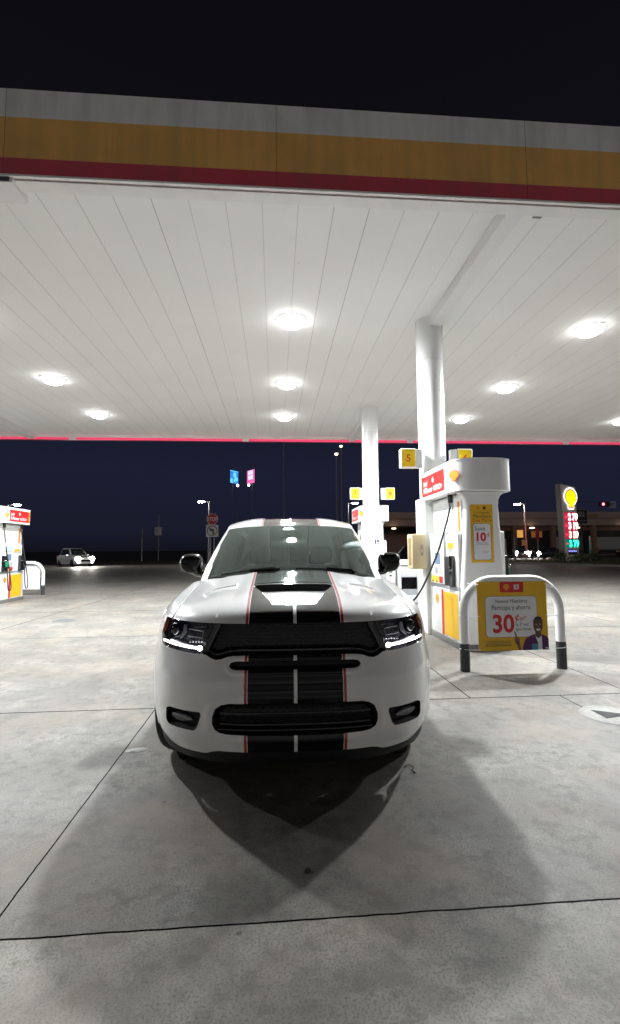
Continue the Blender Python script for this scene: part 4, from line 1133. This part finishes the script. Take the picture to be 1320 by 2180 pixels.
def snap(poly, tol=.0042):
    global FX, FZ
    AX = np.abs(FX); f0 = sdf(poly, AX, FZ); h_ = 1e-3
    dx = (sdf(poly, AX + h_, FZ) - sdf(poly, AX - h_, FZ)) / (2 * h_); dz = (sdf(poly, AX, FZ + h_) - sdf(poly, AX, FZ - h_)) / (2 * h_)
    k = (np.abs(f0) < tol) & front & (np.abs(ux[None, :]) > .004)
    FX = np.where(k, FX - np.sign(FX) * f0 * dx, FX); 
    kz = k.copy(); kz[-1, :] = False; kz[0, :] = False
    FZ = np.where(kz, FZ - f0 * dz, FZ)
    resurf()
REG = [('grille', full(GRIL), GRIL), ('head', HEAD, HEAD), ('slot', full(SLOT), SLOT), ('take', full(TAKE), TAKE), ('fog', FOG, FOG)]
for _, pf, ph in REG: snap(pf)
AX = np.abs(FX)
PH = {n_: sdf(pf, AX, FZ) for n_, pf, ph in REG}
# the wheel opening on the flank
arch = .435 - np.hypot(FYY - .94, FZ - .385)
kk = (np.abs(arch) < .006) & (np.abs(FX) > .8)
rr = np.hypot(FYY - .94, FZ - .385)
FYY = np.where(kk, .94 + (FYY - .94) * .435 / rr, FYY); FZ = np.where(kk, .385 + (FZ - .385) * .435 / rr, FZ)
arch = .435 - np.hypot(FYY - .94, FZ - .385)
flare = np.clip(1 - np.abs(.02 - (-arch)) / .05, 0, 1) * (np.abs(FX) > .86)
FX = FX + np.sign(FX) * flare * .008
base_y = FYY.copy()
def step(p, a, b_): t = np.clip((p - a) / (b_ - a), 0, 1); return t * t * (3 - 2 * t)
dep = step(PH['slot'], 0, .012) * .04 + step(PH['take'], 0, .012) * .035 + step(PH['take'], .012, .04) * .05 + step(PH['fog'], 0, .012) * .055
dep += step(PH['grille'], .002, .02) * .016 + step(PH['grille'], .03, .042) * .03
# a soft lip round the lower intake and the upper slot
lipb = np.exp(-((PH['take'] + .03) / .022) ** 2) * .010 + np.exp(-((PH['slot'] + .014) / .012) ** 2) * .006
FYY = FYY + dep - lipb * front
hd = base_y + step(PH['head'], .0, .010) * .055
def fcen(A): return (A[:-1, :-1] + A[1:, :-1] + A[1:, 1:] + A[:-1, 1:]) / 4
cen = {k: fcen(v) for k, v in PH.items()}
c_arch = fcen(arch); cx_ = fcen(FX)
open_ = (c_arch > 0) & (np.abs(cx_) > .8)
lab = np.zeros(cx_.shape, int)
lab[cen['grille'] > 0] = 1; lab[cen['grille'] > .036] = 2
lab[cen['head'] > 0] = 3; lab[cen['slot'] > 0] = 4; lab[cen['take'] > 0] = 5; lab[cen['fog'] > 0] = 6
lab[open_] = -1
lab[(np.abs(cx_) > .91)] = np.where(lab[(np.abs(cx_) > .91)] > 0, 0, lab[(np.abs(cx_) > .91)])
class Grid(MB):
    def grid(s, GX, GY, GZ, mask, m, smooth=True):
        r, c = GX.shape
        idx = np.arange(r * c).reshape(r, c)
        q_ = np.stack([idx[:-1, :-1], idx[:-1, 1:], idx[1:, 1:], idx[1:, :-1]], -1)[mask]
        used, inv = np.unique(q_, return_inverse=True)
        inv = inv.reshape(q_.shape)
        V_ = np.stack([GX.ravel(), GY.ravel(), GZ.ravel()], 1)[used]
        n0 = len(s.v); s.v += V_.tolist()
        k = s.mi(m)
        s.f += (inv + n0).tolist(); s.m += [k] * len(inv); s.sm += [smooth] * len(inv)
        return s
body = Grid()
body.grid(FX, FYY, FZ, lab == 0, 'paint')
side_ = [cx_ < 0, cx_ >= 0]
g = Grid(); g.grid(FX, FYY, FZ, lab == 1, 'black_gloss'); gs = g.build('grille_surround', CAR)
g = Grid(); g.grid(FX, FYY, FZ, lab == 2, 'honeycomb')
g.build('grille', CAR)
g = Grid(); g.grid(FX, FYY, FZ, lab == 4, 'black_matte'); g.build('bumper_slot', CAR)
g = Grid(); g.grid(FX, FYY, FZ, lab == 5, 'honeycomb')
for z in (.515, .455):
    g.tube([(x, planf(x) + .035, z) for x in np.linspace(-.42, .42, 25)], .008, 'black_gloss', 8)
g.tube([(x, planf(x) + .022, .43) for x in np.linspace(-.43, .43, 25)], .006, 'black_gloss', 8)
g.build('lower_grille', CAR)
for si, s in enumerate((-1, 1)):
    g = Grid(); g.grid(FX, FYY, FZ, (lab == 6) & side_[si], 'black_matte'); fo = g.build('fog_light', CAR)
    q = MB()
    pts = [(s * (.66 + .075 * math.cos(2 * math.pi * k / 24)), 0, .458 + .030 * math.sin(2 * math.pi * k / 24)) for k in range(24)]
    q.loft([[(x, planf(x) + .058 - .008 * j, .458 + (z - .458) * f_) for x, _, z in pts] for j, f_ in ((0, 1.1), (1, 1), (2, .8), (2.6, .4))], 'dull_chrome')
    q.build('lamp', fo)
    # headlight: recessed dark housing, projector, running light, reflector, clear cover
    g = Grid(); g.grid(FX, hd, FZ, (lab == 3) & side_[si], 'black_gloss'); h_ = g.build('headlight', CAR)
    def face(x, z): return float(planf(x / np.interp(z, SZ, SV)) + np.interp(z, LZ, LY))
    q = MB(); cxp, czp = s * .722, .935; yp = face(cxp, czp)
    q.T = Matrix.Translation((cxp, yp + .012, czp)) @ Matrix.Rotation(s * R_(14), 4, 'Z')
    q.lathe([(.044, .05), (.044, .0), (.040, -.012), (.036, -.006), (.034, .03)], 'dull_chrome', 32, 'y')
    q.lathe([(.034, .0), (.030, -.014), (.020, -.024), (.001, -.028)], 'black_gloss', 32, 'y'); q.build('projector_lens', h_)
    q = MB()
    for x0, x1, zc, w_ in ((.655, .672, .935, .05),):
        q.loft([[(s * .668, face(.668, .97) + .01, .972), (s * .650, face(.65, .97) + .012, .968), (s * .650, face(.65, .97) + .04, .968), (s * .668, face(.66, .97) + .04, .972)],
                [(s * .672, face(.67, .93) + .012, .932), (s * .648, face(.65, .93) + .012, .925), (s * .648, face(.65, .93) + .04, .925), (s * .672, face(.67, .93) + .04, .932)],
                [(s * .694, face(.69, .89) + .012, .893), (s * .684, face(.68, .89) + .012, .888), (s * .684, face(.68, .89) + .04, .888), (s * .694, face(.69, .89) + .04, .893)]], 'grey_reflector', smooth=False)
    q.build('reflector', h_)
    q = MB()
    fr_ = [(.535, .945), (.632, .950), (.632, .912), (.540, .907)]
    q.tube([(s * x, face(x, z) + .016, z) for x, z in fr_[::1] + [fr_[0]]], .0035, 'grey_reflector', 6)
    for k in range(5): q.box(s * (.545 + k * .017) - .005, s * (.545 + k * .017) + .005, face(.58, .89) + .008, face(.58, .89) + .03, .882, .896, 'chrome', .002)
    for k in range(4): q.box(s * (.53 + k * .02) - .007, s * (.53 + k * .02) + .007, face(.56, .97) + .012, face(.56, .97) + .03, .962, .972, 'dull_chrome', .002)
    q.build('turn_signal', h_)
    q = MB()
    xs = np.linspace(.548, .822, 22)
    q.tube([(s * x, face(x, .853) + .010, .851 + .010 * (x - .548) / .274) for x in xs], [(.0072, .0056)[k % 2] for k in range(21)] + [.005], 'running_emit', 10)
    q.lathe([(.001, -.016), (.012, -.012), (.016, 0)], 'running_emit', 10, 'y')
    q.v[-30:] = [(v[0] + s * .552, v[1] + face(.552, .855) + .006, v[2] + .853) for v in q.v[-30:]]
    q.build('running_light', h_)
    q = MB()
    am = [(.822, .982), (.840, .955), (.850, .908), (.828, .90), (.806, .935), (.795, .978)]
    q.loft([[(s * x, face(x, z) + o_, z) for x, z in am] for o_ in (.006, .022)], 'amber', smooth=False); q.build('side_marker', h_)
    g = Grid(); g.grid(FX, base_y - .0005, FZ, (lab == 3) & side_[si], 'lens_glass'); g.build('lens_cover', h_)
# black valance under the bumper
q = MB(); vs, n_ = [], 41
xs = np.linspace(-.88, .88, n_)
for z, o_ in ((.33, .06), (.26, .075), (.215, .11)):
    vs += [(x, float(planf(x / .97)) + o_, z) for x in xs]
q.add(vs, [(j * n_ + i, j * n_ + i + 1, (j + 1) * n_ + i + 1, (j + 1) * n_ + i) for j in range(2) for i in range(n_ - 1)], 'black_matte', True); q.build('air_dam', CAR)

# hood and fender tops: Bezier rows from the nose edge back to the cowl
CXe, CYe = ux * np.interp(ZT, SZ, SV), uy + np.interp(ZT, LZ, LY)
CXe = FX[-1].copy(); CYe = base_y[-1].copy(); CZe = FZ[-1].copy()
ia = np.abs(ux)
x79 = .80
wq = np.clip((ss - np.interp(x79, ux[NH:], ss)) / (ss[-1] - np.interp(x79, ux[NH:], ss)), 0, 1)
wq = np.concatenate([wq[:0:-1], wq])
sgn = np.where(ux < 0, -1, 1)
main = np.clip(ia / x79, 0, 1)
def cowl_y(s): return 1.20 + .30 * s ** 2
def cowl_z(s): return 1.238 - .085 * s ** 2
KX = np.where(wq > 0, sgn * (.80 + .13 * np.sin(wq * math.pi / 2)), ux)
KY = np.where(wq > 0, 1.50 - .04 * wq, cowl_y(main))
KZ = np.where(wq > 0, .995 + .158 * np.cos(wq * math.pi / 2), cowl_z(main))
KX[0], KX[-1] = CXe[0], CXe[-1]
NV = 230
v_ = (np.linspace(0, 1, NV + 1) ** 1.15)[:, None]
W1 = 1 - wq
P1 = (CXe - NX * .06 * W1, CYe - NY * .06 * W1 + .15 * wq, CZe + .135 * (1 - .3 * main ** 4) * W1 ** .5)
LB = (KY - CYe) * .60
P2 = (KX * np.where(wq > 0, 1 + .01 * (1 - wq), 1.0), KY - LB, KZ - .092 * W1 * (LB / .66))
b0, b1, b2, b3 = (1 - v_) ** 3, 3 * v_ * (1 - v_) ** 2, 3 * v_ * v_ * (1 - v_), v_ ** 3
HX = b0 * CXe + b1 * P1[0] + b2 * P2[0] + b3 * KX
HY = b0 * CYe + b1 * P1[1] + b2 * P2[1] + b3 * KY
HZ = b0 * CZe + b1 * P1[2] + b2 * P2[2] + b3 * KZ
def sst(p, a, b_): return step(p, a, b_)
AH = np.abs(HX)
# power bulge, its soft shoulders and the heat extractors
HZ = HZ + .011 * (1 - sst(AH, .30, .40)) * sst(HY, .20, .50)
HZ = HZ - .006 * np.exp(-((AH - .585 - .02 * (HY - .8)) / .05) ** 2) * sst(HY, .45, .8)
vent = sst(.105 - np.abs(AH - .50), 0, .02) * sst(HY, .70, .80) * (1 - sst(HY, .895, .90))
HZ = HZ + .008 * vent * 1.0
vslit = (np.abs(AH - .50) < .10) & (HY > .805) & (HY < .835)
HZ = HZ - .022 * np.exp(-((HY - .82) / .016) ** 2) * sst(.10 - np.abs(AH - .50), 0, .015)
# scoop: a white ramp falling back under a raised lip
YR = HY[:, NH][:, None]
tz = np.clip((YR - .235) / (.64 - .235), 0, 1)
hwid = .130 + (.272 - .130) * tz
rin = hwid - AH
inside = (YR > .235) & (YR < .64)
HZ = HZ - .041 * (tz ** 1.0) * sst(rin, 0, .014) * inside
lipm = np.exp(-((YR - .665) / .05) ** 2) * sst(.285 - AH, 0, .05) * (YR >= .64)
HZ = HZ + .007 * lipm
HC = {'x': fcen(HX), 'y': fcen(HY), 'rin': fcen(rin)}
hoodm = (np.abs(fcen(np.broadcast_to(ux, HX.shape))) < x79 - .012)
ypre, ypos = YR[:-1], YR[1:]
ramp_m = hoodm & (ypre > .23) & (ypos < .645) & (HC['rin'] > .0)
mouth = hoodm & (ypre < .64) & (ypos >= .64) & (HC['rin'] > .004)
ramp_m &= ~mouth
slitm = hoodm & (HC['y'] > .808) & (HC['y'] < .836) & (np.abs(np.abs(HC['x']) - .50) < .094)
gapc = np.abs(np.abs(np.broadcast_to(ux, HX.shape)) - (x79 - .012)) < .0042
HZ = np.where(gapc & (HY < 1.4), HZ - .012, HZ)
hood = Grid()
hood.grid(HX, HY, HZ, hoodm & ~ramp_m & ~mouth & ~slitm, 'paint')
hood.grid(HX, HY, HZ, ramp_m, 'plain_paint')
ho = hood.build('hood', CAR, sharp=50)
g = Grid(); g.grid(HX, HY, HZ, mouth, 'void'); g.build('hood_scoop', ho)
for s in (-1, 1):
    g = Grid(); g.grid(HX, HY, HZ, slitm & (np.sign(HC['x']) == s), 'void'); g.build('hood_vent', ho)
body.grid(HX, HY, HZ, ~hoodm & ~slitm, 'paint')

# windscreen, pillars and roof
sN, tN = 121, 60
sg = np.linspace(-1, 1, sN)[None, :]; tg = np.linspace(0, 1, tN + 1)[:, None]
bx_, by_, bz_ = .80 * sg, cowl_y(np.abs(sg)) + .015, cowl_z(np.abs(sg)) - .004
tx_, ty_, tz_ = .672 * sg, 2.20 + .20 * sg ** 2, 1.668 - .028 * np.abs(sg) ** 4
bul = 4 * tg * (1 - tg)
WX = bx_ + (tx_ - bx_) * tg
WY = by_ + (ty_ - by_) * tg - .02 * bul
WZ = bz_ + (tz_ - bz_) * tg + .030 * bul * (1 - sg ** 6) + .020 * bul
lim = .915 + .05 * tg
gsn = np.abs(np.abs(sg) - lim)
cs, cl_, ct_ = fcen(np.broadcast_to(np.abs(sg), WX.shape)), fcen(np.broadcast_to(lim, WX.shape)), fcen(np.broadcast_to(tg, WX.shape))
glassm = (cs < cl_) & (ct_ < .985)
g = Grid(); g.grid(WX, WY, WZ, glassm, 'windscreen_glass'); ws = g.build('windscreen', CAR)
frit = glassm & ((cs > cl_ - .03) | (ct_ > .965) | (ct_ < .035))
g = Grid(); g.grid(WX, WY + .004, WZ - .002, frit, 'black_matte'); g.build('black_border', ws)
body.grid(WX, WY, WZ, ~glassm, 'paint')
body.grid(np.vstack([KX[None], KX[None]]), np.vstack([KY[None], KY[None] + .03]), np.vstack([KZ[None], KZ[None] - .03]), np.ones((1, NU - 1), bool), 'black_matte')
rv = np.linspace(0, 1, 61)[:, None]
yr = ty_ + (4.82 - ty_) * rv
def zc(y): return np.interp(y, [2.2, 2.35, 2.6, 2.9, 3.3, 4.2, 4.6, 4.82], [1.668, 1.712, 1.762, 1.795, 1.808, 1.795, 1.76, 1.71])
RX = (.672 + .02 * np.minimum(1, rv * 4)) * sg
RZ = zc(yr - .20 * sg ** 2 * (1 - rv)) - (.028 + .055 * np.minimum(1, rv * 3)) * np.abs(sg) ** 4
body.grid(RX, yr + 0 * sg, RZ, np.ones((60, sN - 1), bool), 'paint')
# flanks: x as a function of height, from sill to roof edge
yS = np.linspace(1.44, 4.98, 178)
def top_z(y):
    return np.interp(y, [1.44, 1.50, 2.40, 2.6, 3.3, 4.2, 4.6, 4.82, 4.98], [1.0, 1.153, 1.640, 1.679, 1.725, 1.712, 1.677, 1.627, 1.45])
def flank(z, y):
    low = np.interp(z, [.25, .40, .7, .95, 1.03, 1.10, 1.16], [.88, .922, .939, .935, .925, .88, .835])
    up = .80 - (z - 1.16) * (.80 - .69) / .50
    f_ = np.where(z < 1.16, low, up)
    edge = np.interp(y, [1.44, 1.5, 2.4, 2.6, 5], [.932, .80, .672, .69, .692])
    k = np.clip((z - 1.0) / np.maximum(top_z(y) - 1.0, .05), 0, 1)
    f_ = np.where(z > 1.0, .926 + (edge - .926) * np.where(k < .25, k * 1.6, .4 + .6 * (k - .25) / .75), low)
    return f_ * np.interp(y, [1.4, 3.0, 4.3, 4.98], [1, 1, .985, .93])
tS = np.linspace(0, 1, 100)[:, None]
SZg = .26 + (top_z(yS)[None, :] - .26) * tS
SYg = np.broadcast_to(yS[None, :], SZg.shape).copy()
ar = np.hypot(SYg - 3.98, SZg - .385)
k = np.abs(ar - .435) < .018
SYg = np.where(k, 3.98 + (SYg - 3.98) * .435 / ar, SYg); SZg = np.where(k, .385 + (SZg - .385) * .435 / ar, SZg)
SXg = flank(SZg, SYg)
yc_, zc_ = fcen(SYg), fcen(SZg)
tk = (np.interp(yc_, yS, top_z(yS)))
arch2 = np.hypot(yc_ - 3.98, zc_ - .385) < .435
win = (zc_ > 1.13) & (zc_ < tk - .07) & (yc_ > 1.66) & (yc_ < 4.7)
post_ = (np.abs(yc_ - 2.72) < .04) | (np.abs(yc_ - 3.72) < .05)
d1 = (yc_ > 1.50) & (yc_ < 2.70) & (zc_ > .42) & (zc_ <= 1.12)
d2 = (yc_ > 2.74) & (yc_ < 3.68) & (zc_ > .42) & (zc_ <= 1.12) & ~(np.hypot(yc_ - 3.98, zc_ - .385) < .50)
for s in (-1, 1):
    rest = ~arch2 & ~(win & ~post_) & ~d1 & ~d2
    body.grid(s * SXg, SYg, SZg, rest, 'paint')
    for nm, msk, wm in (('front', d1, win & ~post_ & (yc_ < 2.72)), ('rear', d2, win & ~post_ & (yc_ > 2.72) & (yc_ < 3.72))):
        g = Grid(); g.grid(s * SXg, SYg, SZg, msk, 'paint'); d_ = g.build('door', CAR)
        yh = 2.5 if nm == 'front' else 3.45
        q = MB(); q.box(*sorted((s * .938, s * .962)), yh - .11, yh + .11, .90, .925, 'paint', .008); q.build('door_handle', d_)
        g = Grid(); g.grid(s * (SXg - .006), SYg, SZg, wm, 'side_glass'); g.build('side_window', d_)
    g = Grid(); g.grid(s * (SXg - .006), SYg, SZg, win & ~post_ & (yc_ > 3.72), 'side_glass'); g.build('quarter_window', CAR)
    g = Grid(); g.grid(s * (SXg - .004), SYg, SZg, post_ & win, 'black_gloss'); g.build('pillar_trim', CAR)
# tail
lx = np.linspace(-1, 1, 31)[None, :]
eX = SXg[:, -1][:, None] * lx; eY = 4.98 + .06 * (1 - lx ** 2) * np.ones((100, 1)); eZ = SZg[:, -1][:, None] + 0 * lx
g = Grid(); g.grid(eX, eY, eZ, np.ones((99, 30), bool), 'paint'); g.build('tailgate', CAR)
rX = np.vstack([RX[-1], SXg[-1, -1] * np.linspace(-1, 1, sN)]); rY = np.vstack([yr[-1] + 0 * sg[0], 4.98 + .06 * (1 - np.linspace(-1, 1, sN) ** 2)]); rZ = np.vstack([RZ[-1], 0 * sg[0] + SZg[-1, -1]])
body.grid(rX, rY, rZ, np.ones((1, sN - 1), bool), 'paint')
bo = body.build('body', CAR, sharp=45)
q = MB(); q.tube(spline([(0, 3.95, 1.772), (0, 4.05, 1.80), (0, 4.2, 1.81), (0, 4.24, 1.772)], 5), [.03] * 16, 'black_gloss', 8); q.build('roof_antenna', CAR)
# underside and wheel housings
q = MB(); q.box(-.62, .62, .25, 4.9, .27, .36, 'black_matte'); q.box(-.86, .86, 1.42, 3.5, .26, .40, 'black_matte'); q.box(-.60, .60, .45, 1.2, .30, .9, 'void'); q.box(-.80, .80, 1.38, 1.44, .27, 1.0, 'void'); q.box(-.80, .80, .43, .48, .30, .9, 'void')
for s in (-1, 1):
    for y in (.94, 3.98):
        q.T = Matrix.Translation((s * .78, y, .385)); q.lathe([(.45, -.01), (.45, -.28), (.001, -.30)] if s > 0 else [(.45, .01), (.45, .28), (.001, .30)], 'void', 28, 'x')
q.T = Matrix.Identity(4)
q.build('underbody', CAR)
# wheels
for s in (-1, 1):
    for y in (.94, 3.98):
        wl = bpy.data.objects.new('wheel', None); C.objects.link(wl); wl.parent = CAR; wl.location = (s * (.755 if y < 2 else .79), y, .388); wl.rotation_euler = (0, 0, R_(-7) if y < 2 else 0)
        q = MB(); q.lathe([(.265, -.115), (.33, -.128), (.372, -.118), (.388, -.085), (.388, .085), (.372, .118), (.33, .128), (.265, .115)], 'tyre_rubber', 48, 'x'); q.build('tyre', wl)
        q = MB(); q.lathe([(.268, -.12), (.262, -.05), (.255, .05), (.268, .12)], 'rim_metal', 40, 'x')
        for k in range(10):
            q.T = Matrix.Rotation(2 * math.pi * k / 10, 4, 'X'); q.box(*sorted((s * .075, s * .105)), -.022, .022, .05, .26, 'rim_metal', .006)
        q.T = Matrix.Identity(4); q.lathe([(.001, s * .11), (.05, s * .11), (.065, s * .08)], 'rim_metal', 20, 'x'); q.build('rim', wl)
# door mirrors
for s in (-1, 1):
    q = MB(); rings = []
    for k in range(9):
        a = -math.pi / 2 + math.pi * k / 8
        yy, rr_ = .07 * math.sin(a), max(.02, math.cos(a) ** .55)
        if k > 4: yy, rr_ = .05 * (k - 4) / 4, 1.0 - .02 * (k - 4)
        ring_ = []
        for j in range(24):
            b_ = 2 * math.pi * j / 24; c_, d_ = math.cos(b_), math.sin(b_)
            ex = .106 * math.copysign(abs(c_) ** .62, c_); ez = .096 * math.copysign(abs(d_) ** .62, d_)
            ez *= 1 - .14 * (s * c_)
            ring_.append((s * .955 + ex * rr_, 1.93 + yy * 1.3, 1.29 + ez * rr_ + .012 * c_ * s))
        rings.append(ring_)
    q.loft(rings, 'mirror_black'); mo = q.build('side_mirror', CAR)
    q = MB(); q.tube([(s * .80, 1.86, 1.19), (s * .90, 1.91, 1.20), (s * .95, 1.93, 1.23)], [.03, .028, .03], 'black_gloss', 10); q.build('mirror_arm', mo)
    q = MB(); q.box(s * .955 - .078, s * .955 + .078, 1.999, 2.003, 1.225, 1.36, 'chrome'); q.build('mirror_glass', mo)
# wipers
for x0, x1 in ((-.10, -.60), (.55, .03)):
    q = MB(); fx = lambda x: (x, 1.235 + .30 * (x / .8) ** 2, 1.252 - .085 * (x / .8) ** 2)
    q.tube([tuple(np.add(fx(x), (0, .02, .012))) for x in np.linspace(x0, x1, 8)], .007, 'black_matte', 6)
    q.tube([tuple(np.add(fx(x0 - .02), (0, -.01, .0))), tuple(np.add(fx(x0 - .05), (0, .01, .022))), tuple(np.add(fx(x0 * .5 + x1 * .5), (0, .015, .02)))], .010, 'black_gloss', 6)
    q.build('wiper', CAR)
# cabin seen through the windscreen
q = MB(); q.box(-.70, .70, 1.55, 2.05, .95, 1.10, 'interior', .05); q.box(.16, .56, 1.75, 2.0, 1.08, 1.17, 'interior', .04); q.build('dashboard', CAR)
q = MB(); q.box(-.68, .68, 1.5, 4.7, .38, .42, 'interior'); q.box(-.66, .66, 4.1, 4.2, .42, 1.2, 'interior', .05); q.build('cabin_floor', CAR)
for s in (-1, 1):
    st = MB(); st.box(s * .36 - .24, s * .36 + .24, 2.75, 2.90, .62, 1.22, 'interior', .07); st.box(s * .36 - .25, s * .36 + .25, 2.25, 2.85, .55, .72, 'interior', .06); so = st.build('seat', CAR)
    q = MB(); q.box(s * .36 - .12, s * .36 + .12, 2.80, 2.90, 1.26, 1.44, 'interior', .04); q.build('headrest', so)
    st = MB(); st.box(s * .36 - .25, s * .36 + .25, 3.55, 3.70, .6, 1.2, 'interior', .07); so = st.build('seat', CAR)
    q = MB(); q.box(s * .36 - .12, s * .36 + .12, 3.58, 3.68, 1.22, 1.36, 'interior', .04); q.build('headrest', so)
q = MB(); q.T = Matrix.Translation((.37, 2.12, 1.09)) @ Matrix.Rotation(R_(-62), 4, 'X')
q.tube([(.185 * math.cos(2 * math.pi * k / 32), .185 * math.sin(2 * math.pi * k / 32), 0) for k in range(33)], .017, 'interior_light', 8, False)
q.tube([(-.18, 0, 0), (0, -.02, .02), (.18, 0, 0)], .02, 'interior_light', 8); q.tube([(0, -.02, .02), (0, -.18, 0)], .02, 'interior_light', 8); q.cyl(0, 0, -.02, .03, .06, 'interior_light', 16); q.build('steering_wheel', CAR)
q = MB(); q.box(-.11, .11, 2.02, 2.06, 1.50, 1.57, 'black_gloss', .015); q.tube([(0, 2.05, 1.56), (0, 2.08, 1.62)], .015, 'black_matte', 8); q.build('rear_view_mirror', CAR)
q = MB(); q.box(-.06, .06, 2.05, 2.14, 1.575, 1.61, 'black_matte', .01); q.build('sensor_box', CAR)
